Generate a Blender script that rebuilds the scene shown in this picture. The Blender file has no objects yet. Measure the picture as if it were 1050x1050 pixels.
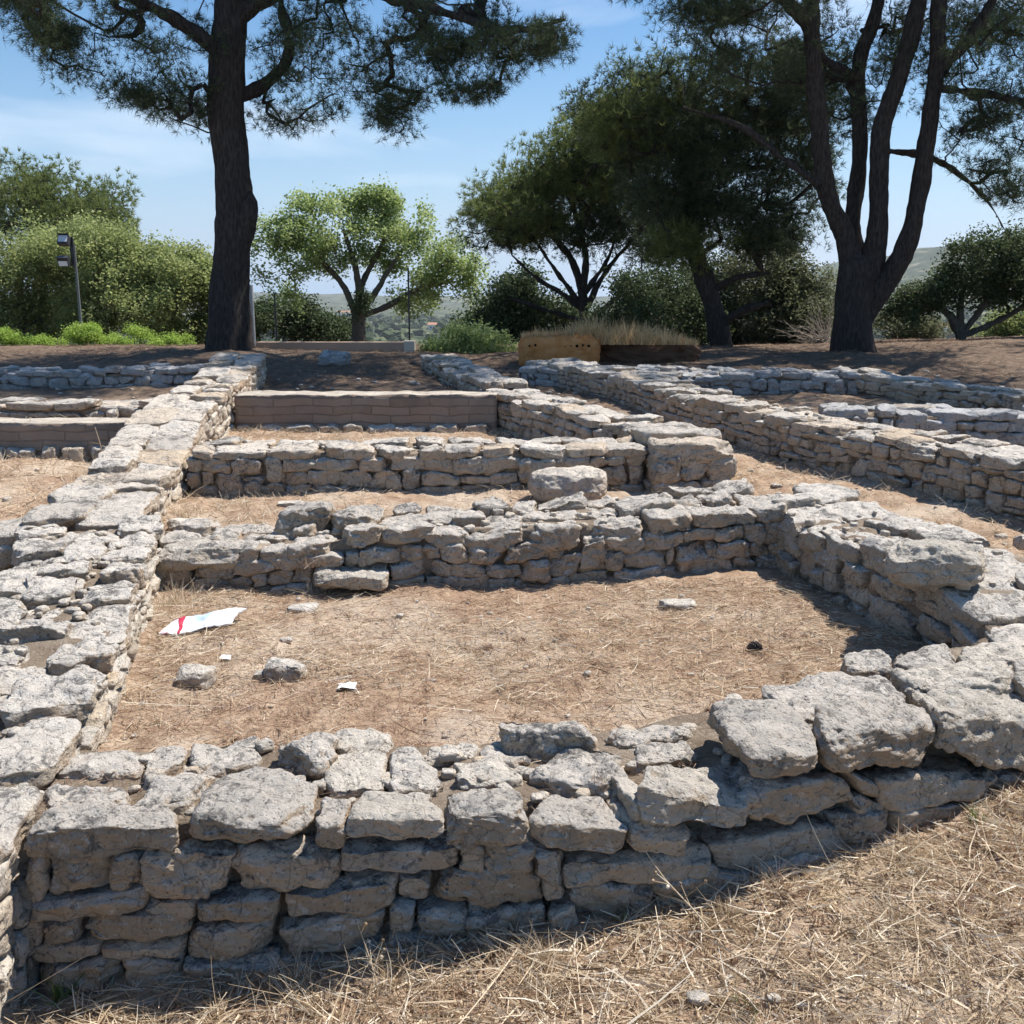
import bpy, math, random
import numpy as np
from mathutils import Vector

# ---------------------------------------------------------------- camera, sky, sun
sc = bpy.context.scene
COL = sc.collection
PITCH = math.radians(12.1)
CAMZ = 1.6
cam_d = bpy.data.cameras.new('camera')
cam_d.sensor_width = 36.0; cam_d.lens = 36.0
cam_d.clip_start = 0.05; cam_d.clip_end = 20000
cam = bpy.data.objects.new('camera', cam_d); COL.objects.link(cam)
cam.location = (0, 0, CAMZ); cam.rotation_euler = (math.pi/2-PITCH, 0, 0)
sc.camera = cam

SUN_EL = math.radians(60)
SUN_AZ = math.radians(62)            # clockwise from +Y (view direction) towards +X
sdir = Vector((math.sin(SUN_AZ)*math.cos(SUN_EL), math.cos(SUN_AZ)*math.cos(SUN_EL), math.sin(SUN_EL)))
sl = bpy.data.lights.new('sun', 'SUN'); sl.energy = 5.0; sl.angle = math.radians(0.53); sl.color = (1.0, 0.955, 0.88)
so = bpy.data.objects.new('sun', sl); COL.objects.link(so)
so.rotation_euler = (-sdir).to_track_quat('-Z', 'Y').to_euler(); so.location = (8, 8, 14)

W = bpy.data.worlds.new('World'); sc.world = W; W.use_nodes = True
CLX, CLY = 3.1, 1.7
nt = W.node_tree; nt.nodes.clear()
def wn(t, **k):
    n = nt.nodes.new(t)
    for a, b in k.items(): setattr(n, a, b)
    return n
sky = wn('ShaderNodeTexSky', sky_type='NISHITA', sun_disc=False, sun_elevation=SUN_EL, sun_rotation=SUN_AZ,
         altitude=100, air_density=1.0, dust_density=0.15, ozone_density=2.2)
bg = wn('ShaderNodeBackground'); bg.inputs['Strength'].default_value = 0.105
wo = wn('ShaderNodeOutputWorld')
tc = wn('ShaderNodeTexCoord'); mp = wn('ShaderNodeMapping'); mp.inputs['Scale'].default_value = (1.0, 1.0, 5.0)
mp.inputs['Rotation'].default_value = (0.0, 0.12, 0.3); mp.inputs['Location'].default_value = (CLX, CLY, 0.0)
no = wn('ShaderNodeTexNoise'); no.inputs['Scale'].default_value = 1.9; no.inputs['Detail'].default_value = 7; no.inputs['Roughness'].default_value = .5; no.inputs['Distortion'].default_value = .4
cr = wn('ShaderNodeValToRGB'); cr.color_ramp.elements[0].position = .52; cr.color_ramp.elements[1].position = .72
cr.color_ramp.elements[1].color = (.75, .75, .75, 1)
mx = wn('ShaderNodeMix', data_type='RGBA'); mx.inputs['B'].default_value = (7.4, 7.9, 8.5, 1)
L = nt.links.new
# pale haze low over the horizon
sx = wn('ShaderNodeSeparateXYZ'); L(tc.outputs['Generated'], sx.inputs[0])
h1 = wn('ShaderNodeMapRange'); h1.inputs['From Min'].default_value = 0.0; h1.inputs['From Max'].default_value = .34; h1.inputs['To Min'].default_value = 1.0; h1.inputs['To Max'].default_value = 0.0
L(sx.outputs['Z'], h1.inputs['Value']); h2 = wn('ShaderNodeMath', operation='POWER'); h2.inputs[1].default_value = 3.0; L(h1.outputs[0], h2.inputs[0])
hm = wn('ShaderNodeMix', data_type='RGBA'); hm.inputs['B'].default_value = (2.5, 4.2, 6.3, 1); L(h2.outputs[0], hm.inputs['Factor'])
L(tc.outputs['Generated'], mp.inputs['Vector']); L(mp.outputs['Vector'], no.inputs['Vector'])
L(no.outputs['Fac'], cr.inputs['Fac']); L(cr.outputs['Color'], mx.inputs['Factor'])
hs = wn('ShaderNodeHueSaturation'); hs.inputs['Saturation'].default_value = 1.42; hs.inputs['Value'].default_value = .80; L(sky.outputs['Color'], hs.inputs['Color']); L(hs.outputs[0], hm.inputs['A']); L(hm.outputs['Result'], mx.inputs['A']); L(mx.outputs['Result'], bg.inputs['Color']); L(bg.outputs['Background'], wo.inputs['Surface'])

sc.view_settings.view_transform = 'Standard'; sc.view_settings.look = 'None'
sc.view_settings.exposure = 0.68; sc.view_settings.gamma = 1.0
sc.render.engine = 'CYCLES'
sc.cycles.max_bounces = 6; sc.cycles.diffuse_bounces = 3; sc.cycles.transparent_max_bounces = 8
sc.cycles.use_denoising = True

# ---------------------------------------------------------------- photograph pixel -> world
CP, SP = math.cos(PITCH), math.sin(PITCH)
def ray(u, v):
    x = (u-525)/1050.0; y = -(v-525)/1050.0
    return np.array([x, CP + y*SP, -SP + y*CP])
def atz(u, v, z):
    d = ray(u, v); t = (z-CAMZ)/d[2]
    return np.array([0, 0, CAMZ]) + d*t
def aty(u, v, Y):
    d = ray(u, v); return np.array([0, 0, CAMZ]) + d*(Y/d[1])

# ---------------------------------------------------------------- noise (vectorised)
def _h(ix, iy, iz, seed):
    h = (ix.astype(np.uint32)*np.uint32(374761393) + iy.astype(np.uint32)*np.uint32(668265263)
         + iz.astype(np.uint32)*np.uint32(2147483647) + np.uint32((seed*974634777) & 0xffffffff))
    h = (h ^ (h >> np.uint32(13)))*np.uint32(1274126177)
    h = (h ^ (h >> np.uint32(16)))*np.uint32(2246822519)
    h = h ^ (h >> np.uint32(15))
    return h.astype(np.float32)/4294967295.0*2-1
def vnoise(p, seed=0):
    p = np.asarray(p, dtype=np.float64)
    sh = p.shape[:-1]; p = p.reshape(-1, 3)
    i = np.floor(p).astype(np.int64); f = (p-i); f = f*f*(3-2*f)
    i = i.astype(np.int64)
    r = 0
    for dx in (0, 1):
        wx = f[:, 0] if dx else 1-f[:, 0]
        for dy in (0, 1):
            wy = f[:, 1] if dy else 1-f[:, 1]
            for dz in (0, 1):
                wz = f[:, 2] if dz else 1-f[:, 2]
                r = r + wx*wy*wz*_h(i[:, 0]+dx, i[:, 1]+dy, i[:, 2]+dz, seed)
    return r.reshape(sh)
def fbm(p, seed=0, oct=4, gain=.5):
    a = 1; r = 0; p = np.asarray(p)
    for k in range(oct):
        r = r + a*vnoise(p, seed+k*17); p = p*2.03+5.3; a *= gain
    return r
def smooth(a, b, x):
    t = np.clip((x-a)/(b-a), 0, 1); return t*t*(3-2*t)

# ---------------------------------------------------------------- mesh plumbing
def mesh_obj(name, verts, faces, mat, parent=None, loc=None, smooth_=True):
    """faces: array (n,k) or a list of such arrays; verts in world space"""
    verts = np.asarray(verts, dtype=np.float64).reshape(-1, 3)
    if not (isinstance(faces, list) and isinstance(faces[0], np.ndarray)): faces = [faces]
    faces = [np.asarray(f, dtype=np.int32) for f in faces if len(f)]
    me = bpy.data.meshes.new(name)
    if parent is not None: org = np.array(parent['_w'] if '_w' in parent else parent.location)
    elif loc is not None: org = np.array(loc, dtype=float)
    else: org = np.zeros(3)
    v = (verts-org).astype(np.float32)
    me.vertices.add(len(v)); me.vertices.foreach_set('co', v.ravel())
    nl = sum(f.size for f in faces); npol = sum(len(f) for f in faces)
    me.loops.add(nl); me.polygons.add(npol)
    me.loops.foreach_set('vertex_index', np.concatenate([f.ravel() for f in faces]))
    tot = np.concatenate([np.full(len(f), f.shape[1], dtype=np.int32) for f in faces])
    st = np.concatenate([[0], np.cumsum(tot)[:-1]]).astype(np.int32)
    me.polygons.foreach_set('loop_start', st); me.polygons.foreach_set('loop_total', tot)
    me.polygons.foreach_set('use_smooth', np.full(npol, smooth_, dtype=bool))
    me.update(calc_edges=True); me.validate()
    if mat is not None: me.materials.append(mat)
    o = bpy.data.objects.new(name, me); COL.objects.link(o)
    if parent is not None: o.parent = parent
    else: o.location = org
    return o
def tag(o, label=None, cat=None, group=None, kind=None):
    if label: o['label'] = label
    if cat: o['category'] = cat
    if group: o['group'] = group
    if kind: o['kind'] = kind
    return o
def thing(name, label, cat, loc, group=None):
    o = bpy.data.objects.new(name, None); COL.objects.link(o); o.location = [float(c) for c in loc]
    o.empty_display_size = .1
    return tag(o, label, cat, group)
class MB:
    def __init__(s): s.v = []; s.f = {}; s.n = 0
    def add(s, v, f):
        v = np.asarray(v, dtype=float).reshape(-1, 3)
        f = np.asarray(f, dtype=np.int64)
        s.f.setdefault(f.shape[1], []).append(f+s.n); s.v.append(v); s.n += len(v)
    def get(s): return np.concatenate(s.v), [np.concatenate(x) for x in s.f.values()]
    def build(s, name, mat, parent=None, loc=None, smooth_=True):
        v, f = s.get(); return mesh_obj(name, v, f, mat, parent, loc, smooth_)
def box(x0, x1, y0, y1, z0, z1):
    v = [(x, y, z) for x in (x0, x1) for y in (y0, y1) for z in (z0, z1)]
    f = [(0,1,3,2),(4,6,7,5),(0,4,5,1),(2,3,7,6),(0,2,6,4),(1,5,7,3)]
    return v, f
def tube(pts, rad, sides=10, rough=0, seed=0, caps=True, ridg=0):
    pts = np.asarray(pts, float); n = len(pts); rad = np.asarray(rad, float)*np.ones(n)
    t = np.gradient(pts, axis=0); t /= np.linalg.norm(t, axis=1)[:, None]+1e-9
    ref = np.array([0, 0, 1.0]) if abs(t[0][2]) < .8 else np.array([0, 1.0, 0])
    a = np.cross(t, ref); a /= np.linalg.norm(a, axis=1)[:, None]+1e-9; b = np.cross(t, a)
    th = np.linspace(0, 2*math.pi, sides, endpoint=False)
    d = a[:, None, :]*np.cos(th)[None, :, None]+b[:, None, :]*np.sin(th)[None, :, None]
    v = pts[:, None, :]+d*rad[:, None, None]
    if rough:
        nn = fbm(v*np.array([9, 9, 3.0]), seed, 3)*rough
        if ridg: nn = nn + ridg*np.abs(fbm(v*np.array([22, 22, 5.0]), seed+9, 2))
        v = v+d*nn[..., None]
    f = []
    i = np.arange(n-1)[:, None]*sides; j = np.arange(sides)[None, :]; j2 = (j+1) % sides
    f = np.stack([i+j, i+j2, i+sides+j2, i+sides+j], -1).reshape(-1, 4)
    return v.reshape(-1, 3), f
def smooth_path(p, r, step=.06):
    """Catmull-Rom through p, resampled"""
    p = np.asarray(p, float); r = np.asarray(r, float)
    P = np.vstack([2*p[0]-p[1], p, 2*p[-1]-p[-2]]); out = []; ro = []
    for i in range(len(p)-1):
        L_ = np.linalg.norm(p[i+1]-p[i]); n = max(2, int(L_/step))
        t = np.linspace(0, 1, n, endpoint=(i == len(p)-2))[:, None]
        a, b, c, d = P[i], P[i+1], P[i+2], P[i+3]
        out.append(.5*((2*b)+(-a+c)*t+(2*a-5*b+4*c-d)*t**2+(-a+3*b-3*c+d)*t**3))
        ro.append(r[i]+(r[i+1]-r[i])*t[:, 0])
    return np.vstack(out), np.concatenate(ro)

# ---------------------------------------------------------------- materials
def mat(name, cb):
    m = bpy.data.materials.new(name); m.use_nodes = True
    t = m.node_tree; t.nodes.clear()
    out = t.nodes.new('ShaderNodeOutputMaterial')
    class B: pass
    b = B(); b.t = t; b.l = t.links.new; b.out = out
    def n(ty, ins=None, **k):
        x = t.nodes.new(ty)
        for a, c in k.items(): setattr(x, a, c)
        for a, c in (ins or {}).items():
            if hasattr(c, 'is_output'): b.l(c, x.inputs[a])
            else: x.inputs[a].default_value = c
        return x
    b.n = n
    def ramp(f, stops):
        r = n('ShaderNodeValToRGB'); e = r.color_ramp.elements
        while len(e) < len(stops): e.new(.5)
        for q, (p, c) in zip(e, stops):
            q.position = p; q.color = (*c, 1) if len(c) == 3 else c
        b.l(f, r.inputs['Fac']); return r.outputs['Color']
    def mix(f, a, c, mode='MIX'):
        x = n('ShaderNodeMix', data_type='RGBA', blend_type=mode)
        for s_, val in (('Factor', f), ('A', a), ('B', c)):
            if hasattr(val, 'is_output'): b.l(val, x.inputs[s_])
            else: x.inputs[s_].default_value = val if s_ == 'Factor' else (*val, 1)
        return x.outputs['Result']
    def noise(scale, detail=4, rough=.55, vec=None, dist=0):
        x = n('ShaderNodeTexNoise', {'Scale': scale, 'Detail': detail, 'Roughness': rough, 'Distortion': dist})
        b.l(vec or b.co, x.inputs['Vector']); return x.outputs['Fac']
    def vor(scale, vec=None, feat='F1', out_='Distance'):
        x = n('ShaderNodeTexVoronoi', {'Scale': scale}, feature=feat)
        b.l(vec or b.co, x.inputs['Vector']); return x.outputs[out_]
    def math_(op, a, c=0.0, cl=False):
        x = n('ShaderNodeMath', operation=op, use_clamp=cl)
        for i, val in enumerate((a, c)):
            if hasattr(val, 'is_output'): b.l(val, x.inputs[i])
            else: x.inputs[i].default_value = val
        return x.outputs[0]
    def bump(h, s, d, nrm=None):
        x = n('ShaderNodeBump', {'Strength': s, 'Distance': d}); b.l(h, x.inputs['Height'])
        if nrm: b.l(nrm, x.inputs['Normal'])
        return x.outputs['Normal']
    b.ramp, b.mix, b.noise, b.vor, b.math, b.bump = ramp, mix, noise, vor, math_, bump
    b.geo = n('ShaderNodeNewGeometry'); b.co = b.geo.outputs['Position']
    b.rnd = b.geo.outputs['Random Per Island']
    def surf(color, rough=.95, normal=None, spec=.2, transl=0, tcol=None):
        p = n('ShaderNodeBsdfPrincipled'); p.inputs['Roughness'].default_value = rough
        p.inputs['Specular IOR Level'].default_value = spec
        if hasattr(color, 'is_output'): b.l(color, p.inputs['Base Color'])
        else: p.inputs['Base Color'].default_value = (*color, 1)
        if normal: b.l(normal, p.inputs['Normal'])
        s_ = p.outputs[0]
        if transl:
            q = n('ShaderNodeBsdfTranslucent'); c2 = tcol or color
            if hasattr(c2, 'is_output'): b.l(c2, q.inputs['Color'])
            else: q.inputs['Color'].default_value = (*c2, 1)
            mm = n('ShaderNodeMixShader', {'Fac': transl}); b.l(s_, mm.inputs[1]); b.l(q.outputs[0], mm.inputs[2]); s_ = mm.outputs[0]
        b.l(s_, out.inputs['Surface'])
    b.surf = surf
    cb(b); return m

def stone_mat(name, cols, top, lich=.55, bump=1.0, tan=.5):
    """limestone: broken faces iron-stained and tinted with warm bounce, weathered tops painted paler as if sunlit, dark lichen"""
    def f(b):
        big = b.noise(7, 5, .6); fine = b.noise(75, 6, .72); mid = b.noise(22, 5, .65, dist=.6)
        base = b.ramp(b.rnd, [(0, cols[0]), (.35, cols[1]), (.7, cols[2]), (1, cols[3])])
        base = b.mix(b.math('MULTIPLY', b.ramp(big, [(.45, (0,0,0)), (.62, (1,1,1))]), tan), base, (.54, .375, .24))  # tan staining, strengthened to paint in warm bounce light
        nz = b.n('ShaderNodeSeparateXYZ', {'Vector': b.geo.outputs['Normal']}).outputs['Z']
        lit_crust = b.math('ADD', nz, b.math('MULTIPLY', b.math('SUBTRACT', mid, .5), 1.7))
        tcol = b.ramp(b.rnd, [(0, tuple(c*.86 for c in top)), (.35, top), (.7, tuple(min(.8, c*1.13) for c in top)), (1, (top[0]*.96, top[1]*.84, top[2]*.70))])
        base = b.mix(b.math('MULTIPLY', b.ramp(lit_crust, [(.38, (0,0,0)), (.72, (1,1,1))]), .85), base, tcol)  # pale crust on upward faces; lit-top contrast is painted into the colour
        base = b.mix(b.math('MULTIPLY', b.ramp(fine, [(.30, (1,1,1)), (.50, (0,0,0))]), .42), base, tuple(c*.45 for c in cols[1]))
        l1 = b.math('ADD', b.math('ADD', b.math('MULTIPLY', b.noise(27, 7, .72, dist=.8), .62), b.math('MULTIPLY', b.noise(5, 3, .5), .38)), b.math('MULTIPLY', nz, .045))
        base = b.mix(b.math('MULTIPLY', b.ramp(l1, [(.565, (0,0,0)), (.615, (1,1,1))]), lich), base, (.105, .10, .097))
        wl = b.ramp(b.noise(40, 6, .75, dist=.4), [(.57, (0,0,0)), (.64, (1,1,1))])
        base = b.mix(b.math('MULTIPLY', wl, .6), base, (.70, .67, .62))
        wv = b.n('ShaderNodeVectorMath', {0: b.co, 1: (0, 0, 0)}, operation='ADD')
        ns = b.n('ShaderNodeTexNoise', {'Vector': b.co, 'Scale': 9.0, 'Detail': 4.0})
        scl = b.n('ShaderNodeVectorMath', {0: ns.outputs['Color'], 'Scale': .16}, operation='SCALE'); b.l(scl.outputs[0], wv.inputs[1])
        ck = b.vor(9, wv.outputs[0], 'DISTANCE_TO_EDGE'); ckr = b.ramp(ck, [(.0, (0,0,0)), (.035, (1,1,1))])
        base = b.mix(b.math('MULTIPLY', b.ramp(ck, [(.0, (1,1,1)), (.022, (0,0,0))]), .5), base, (.10, .085, .07))
        pits = b.vor(70); pr = b.ramp(pits, [(.08, (0,0,0)), (.34, (1,1,1))])
        base = b.mix(b.math('MULTIPLY', b.ramp(pits, [(.06, (1,1,1)), (.20, (0,0,0))]), .6), base, (.10, .085, .075))
        n0 = b.bump(ckr, .5*bump, .012)
        n1 = b.bump(b.noise(12, 9, .74, dist=.7), 1.0*bump, .03, n0)
        n2 = b.bump(fine, .9*bump, .008, n1)
        n3 = b.bump(pr, .7*bump, .006, n2)
        b.surf(base, .93, n3, .12)
    return mat(name, f)

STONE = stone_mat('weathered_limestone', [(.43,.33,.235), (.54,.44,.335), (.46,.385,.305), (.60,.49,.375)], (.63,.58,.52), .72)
STONE_SHADE = stone_mat('shade_tinted_limestone', [(.38,.365,.345), (.46,.44,.42), (.36,.35,.34), (.50,.47,.44)], (.52,.51,.50), .7, tan=.25)  # blue-grey copy of the limestone with tree shade put into its colour
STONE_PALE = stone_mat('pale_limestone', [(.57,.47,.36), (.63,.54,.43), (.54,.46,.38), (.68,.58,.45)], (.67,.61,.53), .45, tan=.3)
def f(b):
    base = b.ramp(b.noise(9, 6, .65), [(.3, (.215,.160,.115)), (.5, (.30,.235,.175)), (.7, (.40,.33,.26))])
    sp = b.vor(60); base = b.mix(b.math('MULTIPLY', b.ramp(sp, [(.15, (1,1,1)), (.3, (0,0,0))]), .5), base, (.46,.40,.33))
    b.surf(base, .97, b.bump(b.noise(60, 6, .75), 1.0, .02, b.bump(b.noise(14, 5, .6), .8, .04)), .1)
EARTH_MORTAR = mat('earth_mortar', f)
def f(b):
    p = b.noise(1.7, 6, .6); q = b.noise(9, 6, .7, dist=.5); r = b.noise(90, 5, .75)
    sc_ = b.n('ShaderNodeMapping', {'Vector': b.co, 'Scale': (1, 3.0, 1), 'Rotation': (0, 0, .5)}).outputs[0]
    s = b.noise(46, 5, .8, vec=sc_, dist=1.2)
    base = b.ramp(q, [(.30, (.20,.125,.085)), (.44, (.33,.215,.15)), (.56, (.44,.31,.22)), (.72, (.57,.45,.345))])
    base = b.mix(b.ramp(p, [(.49, (0,0,0)), (.64, (.8,.8,.8))]), base, (.58,.48,.385))
    base = b.mix(b.math('MULTIPLY', b.ramp(s, [(.50, (0,0,0)), (.60, (1,1,1))]), .6), base, (.60,.46,.29))
    base = b.mix(b.math('MULTIPLY', b.ramp(r, [(.30, (1,1,1)), (.5, (0,0,0))]), .6), base, (.15,.10,.07))
    # brown needle litter, also darkened to paint deeper tree shade under the pines
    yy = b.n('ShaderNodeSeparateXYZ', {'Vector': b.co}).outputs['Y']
    litter_shade = b.math('ADD', b.math('MULTIPLY', b.math('SUBTRACT', yy, 8.6), .55), b.math('MULTIPLY', b.math('SUBTRACT', p, .5), 3.0), True)
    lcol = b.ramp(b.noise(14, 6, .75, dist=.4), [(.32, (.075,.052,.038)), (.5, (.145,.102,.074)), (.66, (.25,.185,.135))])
    base = b.mix(b.math('MULTIPLY', litter_shade, .92), base, lcol)
    # far away the land turns to scrub and dry fields
    y = b.n('ShaderNodeSeparateXYZ', {'Vector': b.co}).outputs['Y']
    far = b.math('MULTIPLY', b.math('SUBTRACT', y, 24.0), .05, True)
    fcol = b.ramp(b.noise(.028, 9, .75), [(.36, (.025,.04,.018)), (.50, (.05,.065,.03)), (.57, (.13,.13,.075)), (.64, (.30,.26,.19)), (.7,(.07,.085,.045))])
    base = b.mix(far, base, fcol)
    b.surf(base, .98, b.bump(r, .9, .012, b.bump(q, .7, .04)), .08)
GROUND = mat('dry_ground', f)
def straw_mat(name, a, c, d, e):
    def f(b):
        col = b.ramp(b.rnd, [(0, a), (.4, c), (.75, d), (1, e)])
        b.surf(col, .75, None, .25, .35)
    return mat(name, f)
STRAW = straw_mat('dry_straw', (.24,.155,.09), (.54,.42,.28), (.73,.61,.45), (.88,.82,.69))
STRAW_RED = straw_mat('dead_pine_straw', (.14,.08,.05), (.34,.21,.14), (.48,.33,.22), (.66,.52,.37))
LITTER_SHADED = straw_mat('shade_darkened_litter', (.10,.055,.035), (.19,.115,.075), (.27,.175,.115), (.44,.32,.21))  # needle litter tones, darkened to put the pines' shade into the straw
GREEN_PLANT = straw_mat('green_stalks', (.07,.12,.03), (.13,.19,.05), (.20,.26,.08), (.27,.31,.12))
def leaf_mat(name, a, c, d, e, tr=.3):
    def f(b):
        col = b.ramp(b.rnd, [(0, a), (.4, c), (.8, d), (1, e)])
        big = b.noise(.9, 3); col = b.mix(b.ramp(big, [(.35, (.45,.45,.45)), (.6, (0,0,0))]), col, a)
        b.surf(col, .65, None, .2, tr)
    return mat(name, f)
PINE = leaf_mat('pine_needles', (.036,.052,.028), (.062,.088,.042), (.10,.128,.06), (.155,.175,.09), .32)
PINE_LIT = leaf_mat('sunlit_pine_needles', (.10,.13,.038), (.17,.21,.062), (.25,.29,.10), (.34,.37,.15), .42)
LIME = leaf_mat('pale_green_leaves', (.19,.25,.075), (.31,.39,.135), (.44,.51,.21), (.55,.61,.33), .52)
OLIVE = leaf_mat('olive_green_leaves', (.18,.215,.07), (.29,.34,.12), (.41,.455,.18), (.53,.54,.28), .52)
BRIGHT = leaf_mat('bright_shrub_leaves', (.22,.33,.05), (.33,.46,.08), (.42,.55,.12), (.50,.60,.2), .5)
DARKLEAF = leaf_mat('dark_evergreen_leaves', (.038,.055,.024), (.068,.098,.040), (.11,.145,.06), (.16,.19,.09), .35)
GREYLEAF = leaf_mat('grey_green_leaves', (.09,.10,.05), (.15,.165,.08), (.22,.23,.12), (.30,.30,.18), .4)
def bark(name, a, c, d, sc_=1):
    def f(b):
        v = b.n('ShaderNodeMapping', {'Vector': b.co, 'Scale': (1, 1, .22)}).outputs[0]
        vo = b.vor(40*sc_, v, 'F1'); nn = b.noise(34*sc_, 7, .75, v, 1.5)
        x = b.math('ADD', b.math('MULTIPLY', vo, .35), b.math('MULTIPLY', nn, .8))
        col = b.ramp(x, [(.25, a), (.5, c), (.85, d)])
        b.surf(col, .95, b.bump(x, 1.0, .05), .1)
    return mat(name, f)
BARK = bark('pine_bark', (.018,.014,.012), (.052,.042,.037), (.105,.088,.078))
BARK_GREY = bark('grey_bark', (.05,.043,.035), (.13,.11,.09), (.24,.21,.17), 1.5)
def plain(name, col, rough=.7, spec=.3, bmp=0, sc_=40, var=.25, metal=0):
    def f(b):
        n_ = b.noise(sc_, 5, .65)
        c = b.mix(b.math('MULTIPLY', b.ramp(n_, [(.35, (1,1,1)), (.65, (0,0,0))]), var), col, tuple(x*.5 for x in col))
        b.surf(c, rough, b.bump(n_, bmp, .01) if bmp else None, spec)
    return mat(name, f)
METAL = plain('galvanised_metal', (.32,.33,.34), .45, .5, .1)
DARKMETAL = plain('black_metal', (.03,.03,.033), .5, .4)
def f(b):
    b.surf(b.ramp(b.noise(3, 2), [(.3, (.55,.57,.6)), (.7, (.75,.77,.8))]), .15, None, .7)
LAMPGLASS = mat('lamp_glass', f)
# ---------------------------------------------------------------- terrain
def front_y(x):      # outer face line of the near wall
    return np.interp(x, [-1.2, .22, .75, 1.35, 2.2], [2.15, 2.17, 2.32, 2.62, 3.1])
def ground(x, y, detail=True):
    x = np.asarray(x, float); y = np.asarray(y, float)
    near = np.interp(x, [-3, -1.1, .15, .7, 1.3, 3], [-.06, -.03, .13, .19, .235, .36])
    near = near + np.where(y < 2.1, (y-2.1)*.03, 0)
    inner = np.interp(y, [2.4, 3.0, 4.4, 5.5, 6.1, 8.1, 10, 13, 16, 20, 24, 30, 45, 80, 200, 600, 1500, 9000],
                      [.30, .30, .30, .365, .405, .535, .655, .83, .775, .60, .25, -.6, -4, -11, -22, -30, -34, -60])
    inner = inner + np.where((y > 9) & (y < 24), np.clip(x-4, 0, 6)*.03, 0)
    t = smooth(0, .42, y-front_y(x)-.02)
    z = near*(1-t)+inner*t
    # sunken cell to the left of the left-hand wall
    z = z - .33*smooth(-1.92, -2.02, x)*smooth(3.2, 3.5, y)*smooth(4.70, 4.62, y)
    # soil heaped round the big pine
    z = z + .10*np.exp(-((x+3.5)**2+(y-12.8)**2)/1.6)
    # distant ridges
    r = np.hypot(x, y)
    p = np.stack([x/420., y/420., x*0], -1)
    hill = (128+34*fbm(p*1.4, 5, 5))*np.exp(-((y-2300)/750.)**2)*smooth(350, 900, x)
    hill = hill + (30+14*fbm(p*1.3, 9, 5))*np.exp(-((y-3900)/900.)**2)
    z = z + np.where(r > 300, hill, 0)
    if detail:
        q = np.stack([x, y, x*0], -1)
        a = np.where(y < 60, 1.0, 0)
        z = z + a*(.022*fbm(q*2.1, 3, 3) + .010*fbm(q*9, 4, 3) + np.where(y < 12, .006*fbm(q*38, 8, 2), 0))
        z = z + np.where(r > 120, 1.2*fbm(q/30, 6, 3)*smooth(120, 300, r), 0)
    return z
gx = [0.0]
while gx[-1] < 9000: gx.append(gx[-1]+max(.022, .011*gx[-1]) if gx[-1] < 60 else gx[-1]*1.035)
gx = np.array([-a for a in gx[:0:-1]]+gx)
gy = [-3.0]
while gy[-1] < 1.0: gy.append(gy[-1]+.08)
while gy[-1] < 9000: gy.append(gy[-1]+max(.016, .0065*gy[-1]) if gy[-1] < 60 else gy[-1]*1.02)
gy = np.array(gy)
X, Y = np.meshgrid(gx, gy)
Z = ground(X, Y)
nx = len(gx); ny = len(gy)
i = np.arange(ny-1)[:, None]*nx; j = np.arange(nx-1)[None, :]
gf = np.stack([i+j, i+j+1, i+nx+j+1, i+nx+j], -1).reshape(-1, 4)
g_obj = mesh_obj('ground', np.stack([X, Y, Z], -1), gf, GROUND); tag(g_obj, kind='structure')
def gz(x, y): return float(ground(np.array([x]), np.array([y]))[0])
def on_ground(u, v, lift=0):
    d = ray(u, v); t = 1.0
    for _ in range(400):
        p = np.array([0, 0, CAMZ])+d*t
        h = p[2]-gz(p[0], p[1])-lift
        if h < .002: break
        t += max(h*.6, .002)
    return p

# ---------------------------------------------------------------- stones
_tmpl = {}
def template(n):
    if n in _tmpl: return _tmpl[n]
    s = np.linspace(-1, 1, n+1); V = []; F = []; idx = {}
    def vid(p):
        k = tuple(np.round(p, 5))
        if k not in idx: idx[k] = len(V); V.append(k)
        return idx[k]
    for ax in range(3):
        for sg in (-1, 1):
            a, c = (ax+1) % 3, (ax+2) % 3
            G = [[None]*(n+1) for _ in range(n+1)]
            for i_ in range(n+1):
                for j_ in range(n+1):
                    p = [0, 0, 0]; p[ax] = sg; p[a] = s[i_]; p[c] = s[j_]; G[i_][j_] = vid(p)
            for i_ in range(n):
                for j_ in range(n):
                    q = (G[i_][j_], G[i_+1][j_], G[i_+1][j_+1], G[i_][j_+1])
                    F.append(q if sg > 0 else q[::-1])
    _tmpl[n] = (np.array(V), np.array(F)); return _tmpl[n]
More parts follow.
